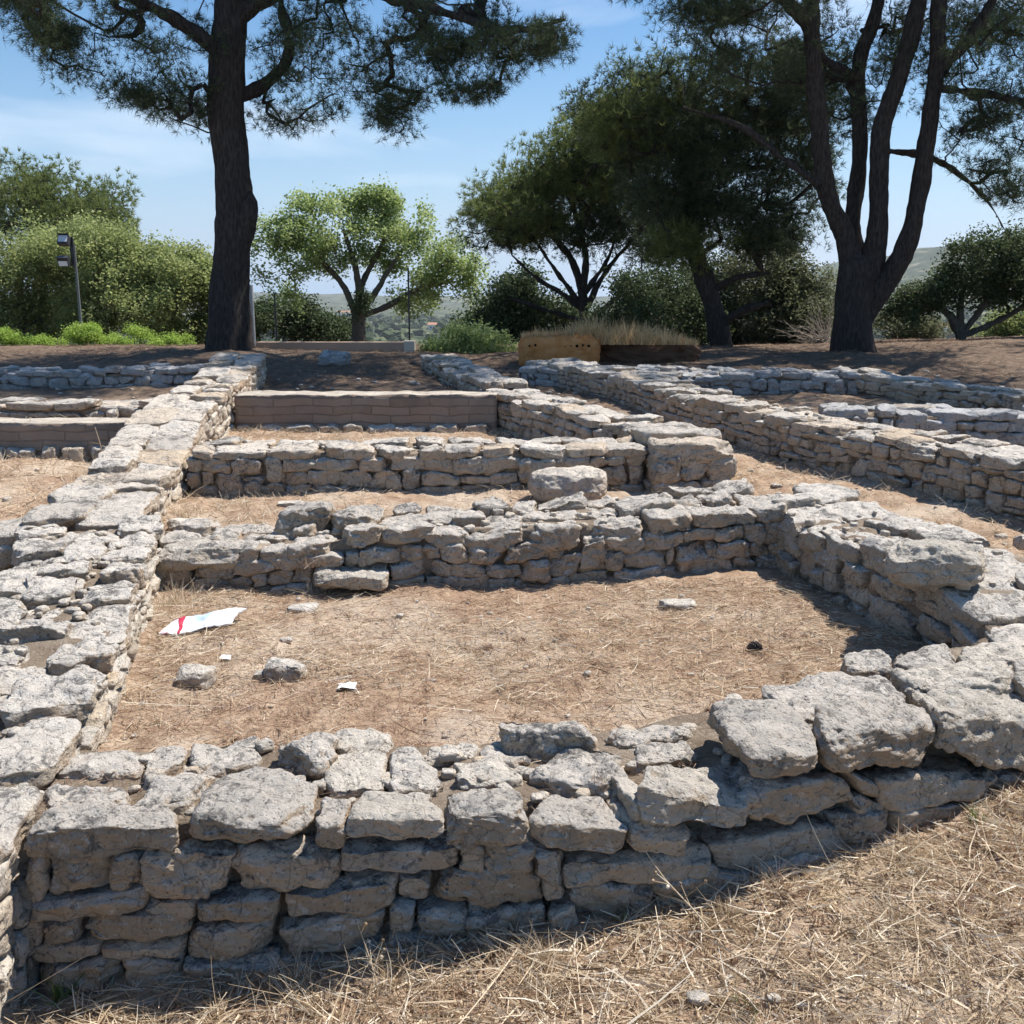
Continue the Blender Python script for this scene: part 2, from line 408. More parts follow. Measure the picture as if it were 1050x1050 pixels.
def stones(hexes, n=10, seed=0, rough=1.0, k=(5.5, 11), cut=(.72, .97), ncut=9, grow=1.05):
    """hexes: (S,2,2,2,3) corners indexed [a][b][c] (c = up). Rounded, chipped, roughened stones."""
    H = np.asarray(hexes, float); S = len(H); rs = np.random.RandomState(seed)
    ctr = H.reshape(S, 8, 3).mean(1)
    H = ctr[:, None, None, None]+(H-ctr[:, None, None, None])*grow
    T, F = template(n); V = len(T)
    K = rs.uniform(k[0], k[1], (S, 1, 1))
    a = np.abs(T)[None]+1e-6
    nrm = (a**K).sum(-1, keepdims=True)**(1/K)
    r = T[None]/nrm
    g = np.sign(T)[None]*(np.abs(r)+1e-6)**(K-1)
    for _ in range(ncut):
        m = rs.normal(size=(S, 1, 3)); m /= np.linalg.norm(m, axis=-1, keepdims=True)
        q = K/(K-1); h = (np.abs(m)**q).sum(-1, keepdims=True)**(1/q)
        d = h*rs.uniform(cut[0], cut[1], (S, 1, 1))
        e = (r*m).sum(-1, keepdims=True)-d
        on = e > 0
        r = np.where(on, r-m*e, r); g = np.where(on, m, g)
    w = (r+1)/2
    P = 0
    for i_ in (0, 1):
        wi = w[..., 0:1] if i_ else 1-w[..., 0:1]
        for j_ in (0, 1):
            wj = w[..., 1:2] if j_ else 1-w[..., 1:2]
            for l_ in (0, 1):
                wl = w[..., 2:3] if l_ else 1-w[..., 2:3]
                P = P+wi*wj*wl*H[:, i_, j_, l_][:, None, :]
    A = [(H[:, 1].mean((1, 2))-H[:, 0].mean((1, 2))), (H[:, :, 1].mean((1, 2))-H[:, :, 0].mean((1, 2))), (H[:, :, :, 1].mean((1, 2))-H[:, :, :, 0].mean((1, 2)))]
    N = 0
    for ax in range(3):
        A2 = A[ax]/((A[ax]**2).sum(-1, keepdims=True)+1e-9); N = N+g[..., ax:ax+1]*A2[:, None, :]*.1
    N /= np.linalg.norm(N, axis=-1, keepdims=True)+1e-9
    size = np.array([np.linalg.norm(x, axis=-1) for x in A]).min(0)[:, None, None]
    off = rs.uniform(-50, 50, (S, 1, 3))
    sz = np.clip(size, .02, .3)
    lo = np.stack([fbm((P+off)*(1.1/np.clip(size, .05, .4)), seed+3*c_, 2) for c_ in range(3)], -1)
    P = P+lo*sz*.09*rough
    if n >= 6:
        m1 = fbm((P+off)*13, seed+40, 3)
        # stepped, ledgy weathering
        m2 = fbm((P*np.array([1, 1, 2.4])+off)*24, seed+60, 3)
        pit = np.clip(fbm((P+off)*42, seed+80, 2)-.35, 0, 1)
        rid = 1-np.abs(fbm((P*np.array([1, 1, 1.8])+off)*7, seed+90, 3)); big_ = np.clip(size/.16, .3, 1.6)
        P = P+N*((rid[..., None]-.75)*.016*big_+m1[..., None]*.009+np.round(m2[..., None]*2.2)/2.2*.0035+m2[..., None]*.003-pit[..., None]*.012)*rough*np.clip(sz/.10, .4, 1.3)
    Fs = (F[None]+np.arange(S)[:, None, None]*V).reshape(-1, 4)
    return P.reshape(-1, 3), Fs

def core_mesh(st, m=.042, top=.03, nz=.02, seed=0, depth=.12, step=.05):
    """rough mortar/earth heart of a wall. st: rows (x,y,w,ztop)"""
    st = np.asarray(st, float)
    Lr = np.concatenate([[0], np.cumsum(np.hypot(*np.diff(st[:, :2], axis=0).T))])
    n = max(4, int(Lr[-1]/step)); s = np.linspace(m, Lr[-1]-m, n)
    x = np.interp(s, Lr, st[:, 0]); y = np.interp(s, Lr, st[:, 1]); w = np.interp(s, Lr, st[:, 2]); z = np.interp(s, Lr, st[:, 3])
    tx = np.gradient(x); ty = np.gradient(y); l = np.hypot(tx, ty); nx_, ny_ = ty/l, -tx/l
    zb = ground(x, y, False)-depth
    hw = w/2-m; zt = z-top
    ring = []
    for q in np.linspace(0, 1, 9): ring.append((-1, q))
    for q in np.linspace(-1, 1, 13)[1:-1]: ring.append((q, 1))
    for q in np.linspace(1, 0, 9): ring.append((1, q))
    R = len(ring)
    V = np.zeros((n, R, 3))
    for k_, (a, q) in enumerate(ring):
        V[:, k_, 0] = x+nx_*hw*a; V[:, k_, 1] = y+ny_*hw*a; V[:, k_, 2] = zb+(zt-zb)*q
    d = np.stack([fbm(V*9, seed+i_*5, 4) for i_ in range(3)], -1)
    V = V+d*nz
    i_ = np.arange(n-1)[:, None]*R; j_ = np.arange(R-1)[None, :]
    F = np.stack([i_+j_, i_+j_+1, i_+R+j_+1, i_+R+j_], -1).reshape(-1, 4)
    Vf = V.reshape(-1, 3)
    # end caps as triangle fans
    caps = []
    base = len(Vf); ext = [V[0].mean(0), V[-1].mean(0)]
    for e, off in ((0, 0), (1, (n-1)*R)):
        for j2 in range(R-1): caps.append((off+j2, off+j2+1, base+e) if e else (off+j2+1, off+j2, base+e))
    Vf = np.vstack([Vf, ext])
    return Vf, [F, np.array(caps)]

def chips(st, n_, seed, zoff=-.02, size=(.018, .05), tr=(-.85, .85)):
    rr = random.Random(seed); Lw, at, zt, wd = frame(st); hs = []
    for q in range(n_):
        s = rr.uniform(.05, Lw-.05); p = at(s, rr.uniform(*tr), zt(s)+zoff+rr.uniform(-.012, .012)); a = rr.uniform(*size); b_ = a*rr.uniform(.6, 1); c = a*rr.uniform(.35, .7); th = rr.uniform(0, 6.28)
        H = np.zeros((2, 2, 2, 3))
        for i_ in (0, 1):
            for j_ in (0, 1):
                for k_ in (0, 1):
                    x, y = (i_-.5)*a, (j_-.5)*b_; H[i_, j_, k_] = p+[x*math.cos(th)-y*math.sin(th), x*math.sin(th)+y*math.cos(th), (k_-.4)*c]
        hs.append(H)
    return stones(hs, 5, seed, 1.2, k=(3, 6))
def frame(st):
    st = np.asarray(st, float)
    Lr = np.concatenate([[0], np.cumsum(np.hypot(*np.diff(st[:, :2], axis=0).T))])
    def at(s, t, z=None, dn=0):
        s = float(np.clip(s, 0, Lr[-1])); e = .05
        x = np.interp(s, Lr, st[:, 0]); y = np.interp(s, Lr, st[:, 1]); w = np.interp(s, Lr, st[:, 2])
        s0, s1 = max(0, s-e), min(Lr[-1], s+e)
        tx = np.interp(s1, Lr, st[:, 0])-np.interp(s0, Lr, st[:, 0]); ty = np.interp(s1, Lr, st[:, 1])-np.interp(s0, Lr, st[:, 1])
        l = math.hypot(tx, ty)+1e-9; nx_, ny_ = ty/l, -tx/l
        return np.array([x+nx_*(w/2*t+dn), y+ny_*(w/2*t+dn), z])
    return Lr[-1], at, (lambda s: float(np.interp(s, Lr, st[:, 3]))), (lambda s: float(np.interp(s, Lr, st[:, 2])))

def auto_hexes(st, ch=.085, slen=(.10, .26), seed=0, cap=.08, rows=2, caplen=(.16, .36), sides=(-1, 1), depth=.17, jit=.012, capjit=.018, ends=(0, 0), over=.01):
    rnd = random.Random(seed)
    Lw, at, zt, wd = frame(st)
    face = []; caps = []
    def zb(s): p = at(s, 0, 0); return float(ground(np.array([p[0]]), np.array([p[1]]), False)[0])-.06
    for sg in sides:
        hm = max(zt(Lw*q)-cap-zb(Lw*q) for q in (.1, .3, .5, .7, .9))
        n = max(1, int(round(hm/ch)))
        ph = [rnd.uniform(0, 99) for _ in range(n+1)]
        def line(k_, s):
            b0, b1 = zb(s), zt(s)-cap*.9
            j = 0 if k_ in (0, n) else .22*(math.sin(s*4.1+ph[k_])+.6*math.sin(s*9.7+ph[k_]*2))*(b1-b0)/n
            return b0+(b1-b0)*k_/n+j
        occ = {}
        for k_ in range(n):
            s = -rnd.uniform(0, .06); lst = occ.get(k_, [])
            while s < Lw-.02:
                blk = [o for o in lst if o[0] <= s+.02 < o[1]]
                if blk: s = blk[0][1]; continue
                l = rnd.uniform(*slen)*(1 if rnd.random() > .15 else .55); e = min(s+l, Lw)
                for o in lst:
                    if s < o[0] < e: e = o[0]
                if Lw-e < .06: e = Lw
                up = 1
                if k_ < n-1 and rnd.random() < .13 and e-s > .1:
                    up = 2; occ.setdefault(k_+1, []).append((s, e))
                jj = [rnd.uniform(-jit, jit) for _ in range(4)]; dn = rnd.uniform(-.012, .018)*sg
                ti = 1-2*depth/wd(s)
                s0a, s0b, s1a, s1b = s+jj[0], s+jj[1], e+jj[2], e+jj[3]
                h = np.zeros((2, 2, 2, 3))
                for a, (sa, sb) in enumerate(((s0a, s0b), (s1a, s1b))):
                    for b_, t in ((0, sg), (1, sg*ti)):
                        for c_, ss in ((0, sa), (1, sb)):
                            h[a, b_, c_] = at(ss, t, line(k_ if c_ == 0 else k_+up, s if a == 0 else e)+rnd.uniform(-.006, .006), dn)
                if sg > 0: h = h[::-1]
                if e-s > .035: face.append(h)
                s = e
    # capping stones
    for r_ in range(rows):
        t0 = -1+2*r_/rows; t1 = -1+2*(r_+1)/rows; s = -rnd.uniform(0, .1)
        while s < Lw-.03:
            l = rnd.uniform(*caplen)*(1 if rnd.random() > .2 else .6); e = min(s+l, Lw)
            if Lw-e < .08: e = Lw
            a0 = t0+(rnd.uniform(-.14, .14) if r_ else -over*2); a1 = t1+(rnd.uniform(-.14, .14) if r_ < rows-1 else over*2)
            jz = rnd.uniform(-capjit, capjit); tl = rnd.uniform(-.014, .014); tk = cap*rnd.uniform(.85, 1.25)
            h = np.zeros((2, 2, 2, 3)); jj = [rnd.uniform(-.05, .05) for _ in range(4)]
            for a, ss in ((0, s), (1, e)):
                for b_, t in ((0, a0), (1, a1)):
                    q = jj[a*2+b_]
                    for c_ in (0, 1):
                        z = zt(ss)+jz+(tl if a else -tl)-(0 if c_ else tk)+(.006 if c_ else 0)
                        h[a, b_, c_] = at(ss, t, z)
                        d = (at(min(Lw, ss+.05), 0, 0)-at(max(0, ss-.05), 0, 0)); d /= np.linalg.norm(d)+1e-9
                        h[a, b_, c_] += d*q
            h = h[:, ::-1]
            caps.append(h); s = e+.004
    # exposed end faces
    for en in (0, 1):
        if not ends[en]: continue
        s_ = 0 if en == 0 else Lw
        n = max(1, int(round((zt(s_)-cap-zb(s_))/ch)))
        for k_ in range(n):
            t = -1.0
            while t < .98:
                e = min(1, t+rnd.uniform(.12, .24)*2/wd(s_));  e = 1 if 1-e < .2 else e
                z0 = zb(s_)+(zt(s_)-cap-zb(s_))*k_/n; z1 = zb(s_)+(zt(s_)-cap-zb(s_))*(k_+1)/n
                h = np.zeros((2, 2, 2, 3))
                for a, tt in ((0, t), (1, e)):
                    for b_, ds in ((0, -.01), (1, .14)):
                        for c_, z in ((0, z0), (1, z1)):
                            p = at(ds if en == 0 else Lw-ds, tt, z+rnd.uniform(-.008, .008)); h[a, b_, c_] = p
                if en == 0: h = h[::-1]
                face.append(h); t = e
    return face, caps

def build_wall(name, label, st, seed, n=8, ncap=None, capparts=False, material=None, group='low dry-laid stone walls of the ruin', capmat=None, coreargs=None, thing_cat='stone wall', cut=(.74, .97), rough=1.0, fg=1.05, cg=1.0, **kw):
    st = np.asarray(st, float)
    x, y = st[:, 0].mean(), st[:, 1].mean()
    root = thing(name, label, thing_cat, (x, y, gz(x, y)), group)
    face, caps = auto_hexes(st, seed=seed, **kw)
    v, f_ = stones(np.array(face), n, seed, rough, cut=cut, grow=fg); mesh_obj('facing_stones', v, f_, material or STONE, root)
    nc = ncap or n
    if capparts:
        for q, c in enumerate(caps):
            v, f_ = stones(np.array([c]), nc, seed*100+q, rough, k=(5, 10), cut=(.80, .98), grow=cg); mesh_obj('capstone', v, f_, capmat or material or STONE, root)
    else:
        v, f_ = stones(np.array(caps), nc, seed+7, rough, k=(5, 10), cut=(.80, .98), grow=cg); mesh_obj('capstones', v, f_, capmat or material or STONE, root)
    if capparts or n > 10:
        v, f_ = chips(st, int(60*np.sum(np.hypot(*np.diff(st[:, :2], axis=0).T))), seed); mesh_obj('wedge_stones', v, f_, STONE_PALE, root)
    v, f_ = core_mesh(st, seed=seed, **(coreargs or {})); mesh_obj('rubble_core', v, f_, EARTH_MORTAR, root)
    return root

# ---------------------------------------------------------------- near wall, stone by stone
FL = [(-1.32, 2.13), (-1.12, 2.15), (.22, 2.17), (.75, 2.32), (1.35, 2.62), (2.2, 3.1)]
def face_pt(u, v):
    d = ray(u, v)[:2]
    best = None
    for (x0, y0), (x1, y1) in zip(FL[:-1], FL[1:]):
        e = np.array([x1-x0, y1-y0]); M = np.array([[d[0], -e[0]], [d[1], -e[1]]])
        t, s = np.linalg.solve(M, [x0, y0])
        if -1e-6 <= s <= 1+1e-6: best = t; nn = np.array([e[1], -e[0], 0])/np.hypot(*e); break
    if best is None:
        best = FL[0][1]/d[1] if u < 300 else FL[-1][1]/d[1]; nn = np.array([0, -1., 0])
    return np.array([0, 0, CAMZ])+ray(u, v)*best, nn
ORG = {4: (0, 650), 5: (350, 650), 6: (650, 600)}
def px(c, p): o = ORG[c]; return o[0]+p[0]/2.625, o[1]+p[1]/2.625
rw = random.Random(11)
capA = [  # crop, front TL, TR, BR, BL, back-left, back-right (top surface), material
 (4, (75,515),(490,515),(480,585),(75,605),(135,472),(440,475), 0),
 (4, (498,490),(850,490),(838,560),(500,575),(590,352),(845,345), 0),
 (4, (847,505),(935,505),(930,580),(845,572),(870,440),(948,445), 0),
 (5, (12,485),(290,490),(277,560),(15,548),(70,420),(225,418), 2),
 (5, (285,480),(508,485),(500,570),(285,567),(285,420),(470,418), 0),
 (5, (508,500),(768,518),(745,585),(505,572),(560,418),(700,440), 0),
 (6, (5,540),(292,585),(290,655),(25,640),(45,488),(262,488), 2),
 (6, (288,455),(506,425),(500,502),(310,532),(190,300),(402,300), 0),
 (6, (506,405),(828,370),(785,480),(520,505),(480,310),(745,300), 0),
 (6, (820,355),(1080,350),(1080,505),(832,455),(770,272),(1060,285), 2),
 (6, (1080,350),(1330,330),(1330,450),(1080,500),(1060,285),(1330,260), 0),
]
faceB = [
 (4, [(118,600),(292,595),(292,692),(118,712)]), (4, [(290,592),(378,588),(372,682),(290,692)]),
 (4, [(368,590),(632,572),(600,700),(366,712)]), (4, [(612,598),(905,592),(905,692),(650,718)]),
 (4, [(62,610),(120,600),(118,720),(80,745)]),
 (5, [(-10,588),(318,570),(312,640),(-5,642)]), (5, [(318,578),(380,572),(385,660),(320,650)]), (5, [(378,580),(518,558),(512,655),(390,660)]),
 (5, [(515,585),(600,590),(600,690),(515,640)]), (5, [(595,622),(1002,578),(998,655),(600,692)]),
 (6, [(286,560),(600,525),(606,620),(298,648)]), (6, [(590,508),(690,555),(668,590),(612,560)]), (6, [(600,570),(690,590),(690,660),(605,640)]),
 (6, [(656,520),(988,505),(965,570),(690,612)]), (6, [(978,520),(1100,505),(1100,592),(980,595)]), (6, [(1100,505),(1330,460),(1330,560),(1100,592)]),
 (4, [(85,722),(388,688),(385,742),(82,778)]), (4, [(524,722),(752,698),(746,768),(530,772)]), (4, [(390,720),(524,716),(524,770),(385,745)]),
 (4, [(762,700),(1055,668),(1058,752),(770,768)]),
 (5, [(-5,680),(142,660),(140,745),(-5,755)]), (5, [(148,668),(234,662),(232,736),(155,736)]), (5, [(120,740),(192,735),(187,808),(124,812)]),
 (5, [(262,645),(545,650),(542,742),(258,762)]), (5, [(540,640),(604,690),(600,722),(548,735)]), (5, [(605,690),(862,675),(855,760),(630,785)]),
 (6, [(205,705),(572,652),(585,722),(230,788)]), (5, [(855,672),(1010,640),(1005,740),(855,765)]),
 (6, [(560,640),(700,600),(700,680),(580,722)]), (6, [(700,612),(960,575),(955,650),(700,680)]),
 (4, [(212,775),(510,742),(506,815),(225,838)]), (4, [(62,772),(112,764),(112,842),(62,842)]), (4, [(112,775),(212,770),(212,835),(112,842)]),
 (4, [(498,795),(732,768),(722,862),(498,888)]), (4, [(742,800),(1038,750),(1032,832),(775,888)]),
 (4, [(78,850),(268,832),(262,882),(82,892)]), (4, [(92,896),(322,868),(322,955),(105,975)]), (4, [(320,872),(492,868),(482,938),(324,948)]),
 (4, [(268,838),(495,820),(492,868),(266,872)]),
 (4, [(488,890),(742,880),(742,955),(498,962)]), (4, [(742,885),(860,870),(860,950),(742,955)]),
 (5, [(-5,760),(112,755),(102,832),(-5,848)]), (5, [(192,765),(332,760),(332,838),(205,832)]), (5, [(330,770),(562,748),(552,872),(345,882)]),
 (5, [(-5,848),(100,840),(110,900),(-5,915)]), (5, [(104,812),(200,830),(340,842),(340,905),(110,900)][:1]+[(340,842),(340,905),(110,900)]),
 (5, [(560,745),(640,720),(640,800),(556,850)]), (5, [(640,790),(860,765),(860,830),(600,850)]),
 (6, [(330,760),(585,722),(560,800),(340,812)]), (6, [(100,790),(332,780),(325,850),(100,865)]), (6, [(560,725),(700,685),(700,750),(560,800)]),
 (4, [(62,880),(90,880),(95,1010),(62,1010)]), (4, [(95,975),(480,950),(480,1010),(95,1030)]), (4, [(480,960),(860,950),(860,1000),(480,1010)]),
 (5, [(762,505),(940,525),(930,605),(765,592)]), (5, [(790,455),(860,470),(860,530),(790,520)]),
 (6, [(960,590),(1100,592),(1100,640),(960,640)]),
]
topT = [ # crop, TL TR BR BL of the upper surface, extra height above core top (m), material
 (4, [(430,378),(592,374),(512,440),(350,462)], .0, 0), (4, [(120,400),(342,384),(350,462),(110,470)], .0, 0),
 (4, [(-60,385),(112,400),(60,500),(-60,500)], .0, 2), (4, [(512,300),(702,268),(690,342),(530,372)], .0, 0),
 (4, [(705,288),(900,250),(912,300),(872,338)], .035, 0), (4, [(868,325),(1032,305),(1042,402),(890,420)], .0, 2),
 (4, [(405,300),(502,290),(500,332),(385,402)], .0, 0), (4, [(900,268),(1055,252),(1055,303),(915,322)], -.005, 2),
 (4, [(165,322),(402,315),(380,372),(140,378)], -.01, 0), (4, [(12,312),(122,320),(128,378),(15,378)], -.01, 0),
 (5, [(130,308),(212,305),(285,402),(132,415)], .0, 0), (5, [(300,338),(452,325),(496,385),(318,402)], .0, 2),
 (5, [(435,218),(680,235),(682,275),(425,255)], .055, 0), (5, [(600,285),(742,310),(782,425),(498,362)], .02, 0),
 (5, [(772,290),(940,270),(956,322),(784,346)], .02, 0), (5, [(712,255),(922,228),(935,275),(742,295)], .015, 0),
 (5, [(212,300),(372,298),(380,332),(225,336)], -.01, 2), (5, [(372,308),(502,308),(512,340),(382,345)], -.01, 0),
 (6, [(325,248),(640,225),(760,298),(445,370)], .03, 0), (6, [(700,215),(1010,192),(1030,260),(765,272)], .03, 2),
 (6, [(560,178),(690,172),(700,218),(575,222)], .0, 0), (6, [(700,168),(860,160),(885,210),(715,214)], .01, 0), (6, [(872,156),(1045,146),(1060,192),(890,206)], .015, 2), (6, [(1060,140),(1250,120),(1260,176),(1070,190)], .015, 0),
 (6, [(1020,200),(1300,180),(1300,260),(1030,262)], .03, 0),
]
def frontstone(q, depth, prot):
    (tl, tr, br, bl) = q; out = np.zeros((2, 2, 2, 3))
    for a, c_, p in ((0, 1, tl), (1, 1, tr), (1, 0, br), (0, 0, bl)):
        P, nn = face_pt(*p); P = P+nn*prot
        out[a, 0, c_] = P; out[a, 1, c_] = P-nn*(depth)
    return out
root = thing('stone_wall', 'nearest stone wall running across the whole foreground with thick pale capstones', 'stone wall', (.1, 2.35, .1), 'low dry-laid stone walls of the ruin')
MATS = [STONE, STONE_SHADE, STONE_PALE]
for q, c in enumerate(capA):
    cr_, tl, tr, br, bl, b1, b2, m_ = c
    P = [px(cr_, a) for a in (tl, tr, br, bl, b1, b2)]
    h = frontstone(P[:4], .2, .012)
    zl, zr = h[0, 0, 1][2], h[1, 0, 1][2]
    bl_ = atz(*P[4], zl+.012); br_ = atz(*P[5], zr+.012)
    bl_[1] = max(bl_[1], h[0, 0, 1][1]+.10); br_[1] = max(br_[1], h[1, 0, 1][1]+.10)
    hl = zl-h[0, 0, 0][2]; hr = zr-h[1, 0, 0][2]
    h[0, 1, 1] = bl_; h[1, 1, 1] = br_; h[0, 1, 0] = bl_-[0, 0, hl]; h[1, 1, 0] = br_-[0, 0, hr]
    v, f_ = stones([h], 44, 500+q, 1.0, k=(5, 8) if q != 1 else (3, 3.2), cut=(.86, .98), ncut=9, grow=1.06)
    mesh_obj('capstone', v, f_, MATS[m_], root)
for q, (cr_, pts, up, m_) in enumerate(topT):
    zt = .405 if cr_ != 6 else .47
    zt += up; h = np.zeros((2, 2, 2, 3)); th = .09+max(0, up)
    for a, b_, p in ((0, 1, pts[0]), (1, 1, pts[1]), (1, 0, pts[2]), (0, 0, pts[3])):
        P = atz(*px(cr_, p), zt); h[a, b_, 1] = P; h[a, b_, 0] = P-[0, 0, th]
    v, f_ = stones([h], 36, 700+q, 1.0, k=(4.5, 8), cut=(.84, .98), ncut=9, grow=1.04)
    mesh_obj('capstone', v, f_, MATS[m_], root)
hx = [frontstone([px(c_, p) for p in q], .17, rw.uniform(-.012, .018)) for c_, q in faceB]
v, f_ = stones(hx, 28, 900, 1.05, k=(6, 12), cut=(.80, .98), ncut=9, grow=1.0)
mesh_obj('facing_stones', v, f_, STONE, root)
cx = [-1.3, -.6, .2, .75, 1.35, 2.15]; cy = [2.415, 2.415, 2.46, 2.65, 2.98, 3.45]
v, f_ = core_mesh([(a, b_, .46, zz) for a, b_, zz in zip(cx, cy, [.40, .40, .405, .44, .44, .46])], m=.045, top=.025, nz=.016, seed=77, step=.02)
mesh_obj('rubble_core', v, f_, EARTH_MORTAR, root)

v, f_ = chips(np.array([(a, b_, .42, zz) for a, b_, zz in zip(cx[:5], cy[:5], [.40, .40, .405, .44, .44])]), 230, 78, -.018)
mesh_obj('wedge_stones', v, f_, STONE_PALE, root)
# ---------------------------------------------------------------- the other walls
G0 = 'low dry-laid stone walls of the ruin'
# left wall, near broad stretch
build_wall('stone_wall', 'broad wall along the left edge with a sunlit right-hand face, beside the white litter', [(-1.40,1.35,.62,.40),(-1.45,2.0,.62,.41),(-1.50,2.5,.68,.45),(-1.60,3.1,.66,.485),(-1.68,3.6,.56,.50),(-1.82,4.2,.54,.52),(-1.99,4.75,.66,.52)],
           21, n=16, ncap=26, capparts=True, material=STONE_PALE, capmat=STONE, rows=3, ch=.075, slen=(.09, .22), caplen=(.12, .34), cap=.07, capjit=.032, rough=1.25, cg=.97)
build_wall('stone_wall', 'long narrow wall of flat slabs running back from the left edge towards the big pine', [(-2.08,4.8,.52,.52),(-2.2,5.6,.5,.56),(-2.28,6.3,.5,.62),(-2.42,7.0,.5,.72),(-2.44,8.0,.42,.85),(-2.62,9.3,.46,.86),(-2.85,10.9,.5,.98)],
           22, n=9, ncap=14, material=STONE_PALE, capmat=STONE, rows=2, ch=.07, slen=(.08, .2), caplen=(.15, .42), cap=.07, capjit=.022, cg=1.05)
# left return wall with the sunken cell
build_wall('stone_wall', 'short wall branching left above the dark sunken cell at the left edge', [(-4.2,4.85,.45,.47),(-3.2,4.86,.42,.49),(-2.15,4.86,.42,.50)],
           23, n=8, ncap=10, rows=1, caplen=(.5, .9), cap=.06, capjit=.006)
# cross wall behind the first room
build_wall('stone_wall', 'tall rubble cross wall behind the litter, closing the first room at the back', [(-1.62,4.66,.5,.475),(-1.2,4.67,.5,.49),(-.85,4.68,.52,.53),(-.5,4.70,.54,.56),(0,4.76,.54,.575),(.6,4.86,.54,.585),(1.25,4.98,.54,.61)],
           24, n=14, ncap=18, capparts=True, rows=3, ch=.078, slen=(.09, .22), caplen=(.14, .30), cap=.08, capjit=.03, rough=1.2)
# right wall of first room
build_wall('stone_wall', 'stone wall with big blocks closing the first room on the right, in shade on its inner face', [(1.42,5.15,.5,.62),(1.55,4.6,.56,.60),(1.72,4.0,.6,.60),(1.86,3.62,.6,.56),(1.93,3.42,.6,.45),(2.1,2.75,.6,.43)],
           25, n=16, ncap=20, capparts=True, rows=2, ch=.09, slen=(.12, .26), caplen=(.2, .38), cap=.10, capjit=.03, rough=.85, fg=.96, cg=.93)
# second cross wall
build_wall('stone_wall', 'second cross wall of flat courses, between the square pier and the long left wall', [(-1.98,6.37,.46,.665),(-1.2,6.36,.46,.67),(-.4,6.38,.46,.668),(.3,6.42,.46,.665),(.8,6.46,.46,.67)],
           26, n=11, ncap=13, rows=2, ch=.072, slen=(.09, .26), caplen=(.16, .36), cap=.06, capjit=.012)
build_wall('stone_pier', 'square stone pier at the right end of the second cross wall', [(.98,6.85,.5,.74),(1.12,6.15,.5,.72)],
           27, n=10, ncap=14, rows=1, ch=.11, slen=(.2, .34), caplen=(.3, .42), cap=.12, group=None, ends=(0, 1), thing_cat='stone pier')
build_wall('stone_wall', 'diagonal stone wall rising from the pier to the end of the flat-topped block wall', [(.95,6.95,.42,.74),(.72,7.1,.42,.74),(.38,7.7,.42,.78),(.05,8.3,.42,.80),(-.02,8.75,.42,.80)],
           28, n=10, ncap=12, rows=2, ch=.065, slen=(.08, .2), caplen=(.14, .3), cap=.06, capjit=.02)
build_wall('stone_wall', 'low tumbled wall of pale stones behind the right end of the flat-topped block wall', [(-.05,9.3,.42,.79),(-.45,10.6,.45,.82),(-.85,11.9,.4,.90)],
           29, n=10, ncap=12, rows=2, ch=.07, slen=(.08, .2), caplen=(.14, .34), cap=.06, capjit=.03)
# long wall on the right
build_wall('stone_wall', 'longest stone wall, running diagonally from the back centre to the right edge', [(.35,11.1,.5,.90),(1.12,9.6,.5,.86),(1.62,8.1,.48,.79),(2.12,7.15,.48,.745),(2.45,6.6,.48,.72),(2.8,6.05,.5,.70),(3.15,5.45,.5,.68),(3.6,4.7,.5,.66)],
           30, n=11, ncap=14, rows=2, ch=.07, slen=(.08, .22), caplen=(.14, .34), cap=.06, capjit=.022, material=STONE)
build_wall('stone_wall', 'wide shaded wall behind the long diagonal wall, in front of the clay wall', [(.25,10.9,.9,.86),(1.2,10.5,.9,.83),(2.3,10.25,.8,.83),(3.35,10.1,.6,.83)],
           31, n=11, ncap=13, rows=4, ch=.075, slen=(.1, .24), caplen=(.14, .34), cap=.06, capjit=.03, material=STONE_SHADE)
build_wall('stone_wall', 'far right wall running from the shaded wall under the pines out to the right edge', [(3.3,10.2,.42,.86),(3.75,9.5,.42,.80),(4.4,8.75,.42,.76),(5.1,8.0,.42,.74)],
           32, n=9, ncap=11, rows=2, ch=.075, slen=(.1, .24), caplen=(.16, .36), cap=.06, capjit=.025)
build_wall('stone_wall', 'shaded blue-grey cross wall at the right edge between the two diagonal walls', [(2.35,7.75,.55,.76),(3.2,7.6,.55,.75),(4.0,7.5,.55,.74),(5.0,7.4,.55,.74)],
           33, n=10, ncap=12, rows=2, ch=.075, slen=(.1, .24), caplen=(.16, .36), cap=.06, capjit=.025, material=STONE_SHADE)
# far left rubble
build_wall('stone_wall', 'shaded rubble wall under the big pine at the far left', [(-6.6,10.45,.5,.84),(-5.4,10.4,.5,.83),(-4.2,10.4,.5,.84),(-3.1,10.45,.5,.86)],
           34, n=9, ncap=11, rows=3, ch=.08, slen=(.1, .24), caplen=(.12, .34), cap=.06, capjit=.04, material=STONE_SHADE)
build_wall('stone_wall', 'low sunlit rubble footing behind the mortared block wall at the left', [(-5.2,8.9,.6,.68),(-4.2,8.85,.6,.67),(-3.3,8.8,.6,.68),(-2.7,8.75,.6,.70)],
           35, n=8, ncap=10, rows=3, ch=.07, slen=(.1, .3), caplen=(.2, .5), cap=.06, capjit=.03)

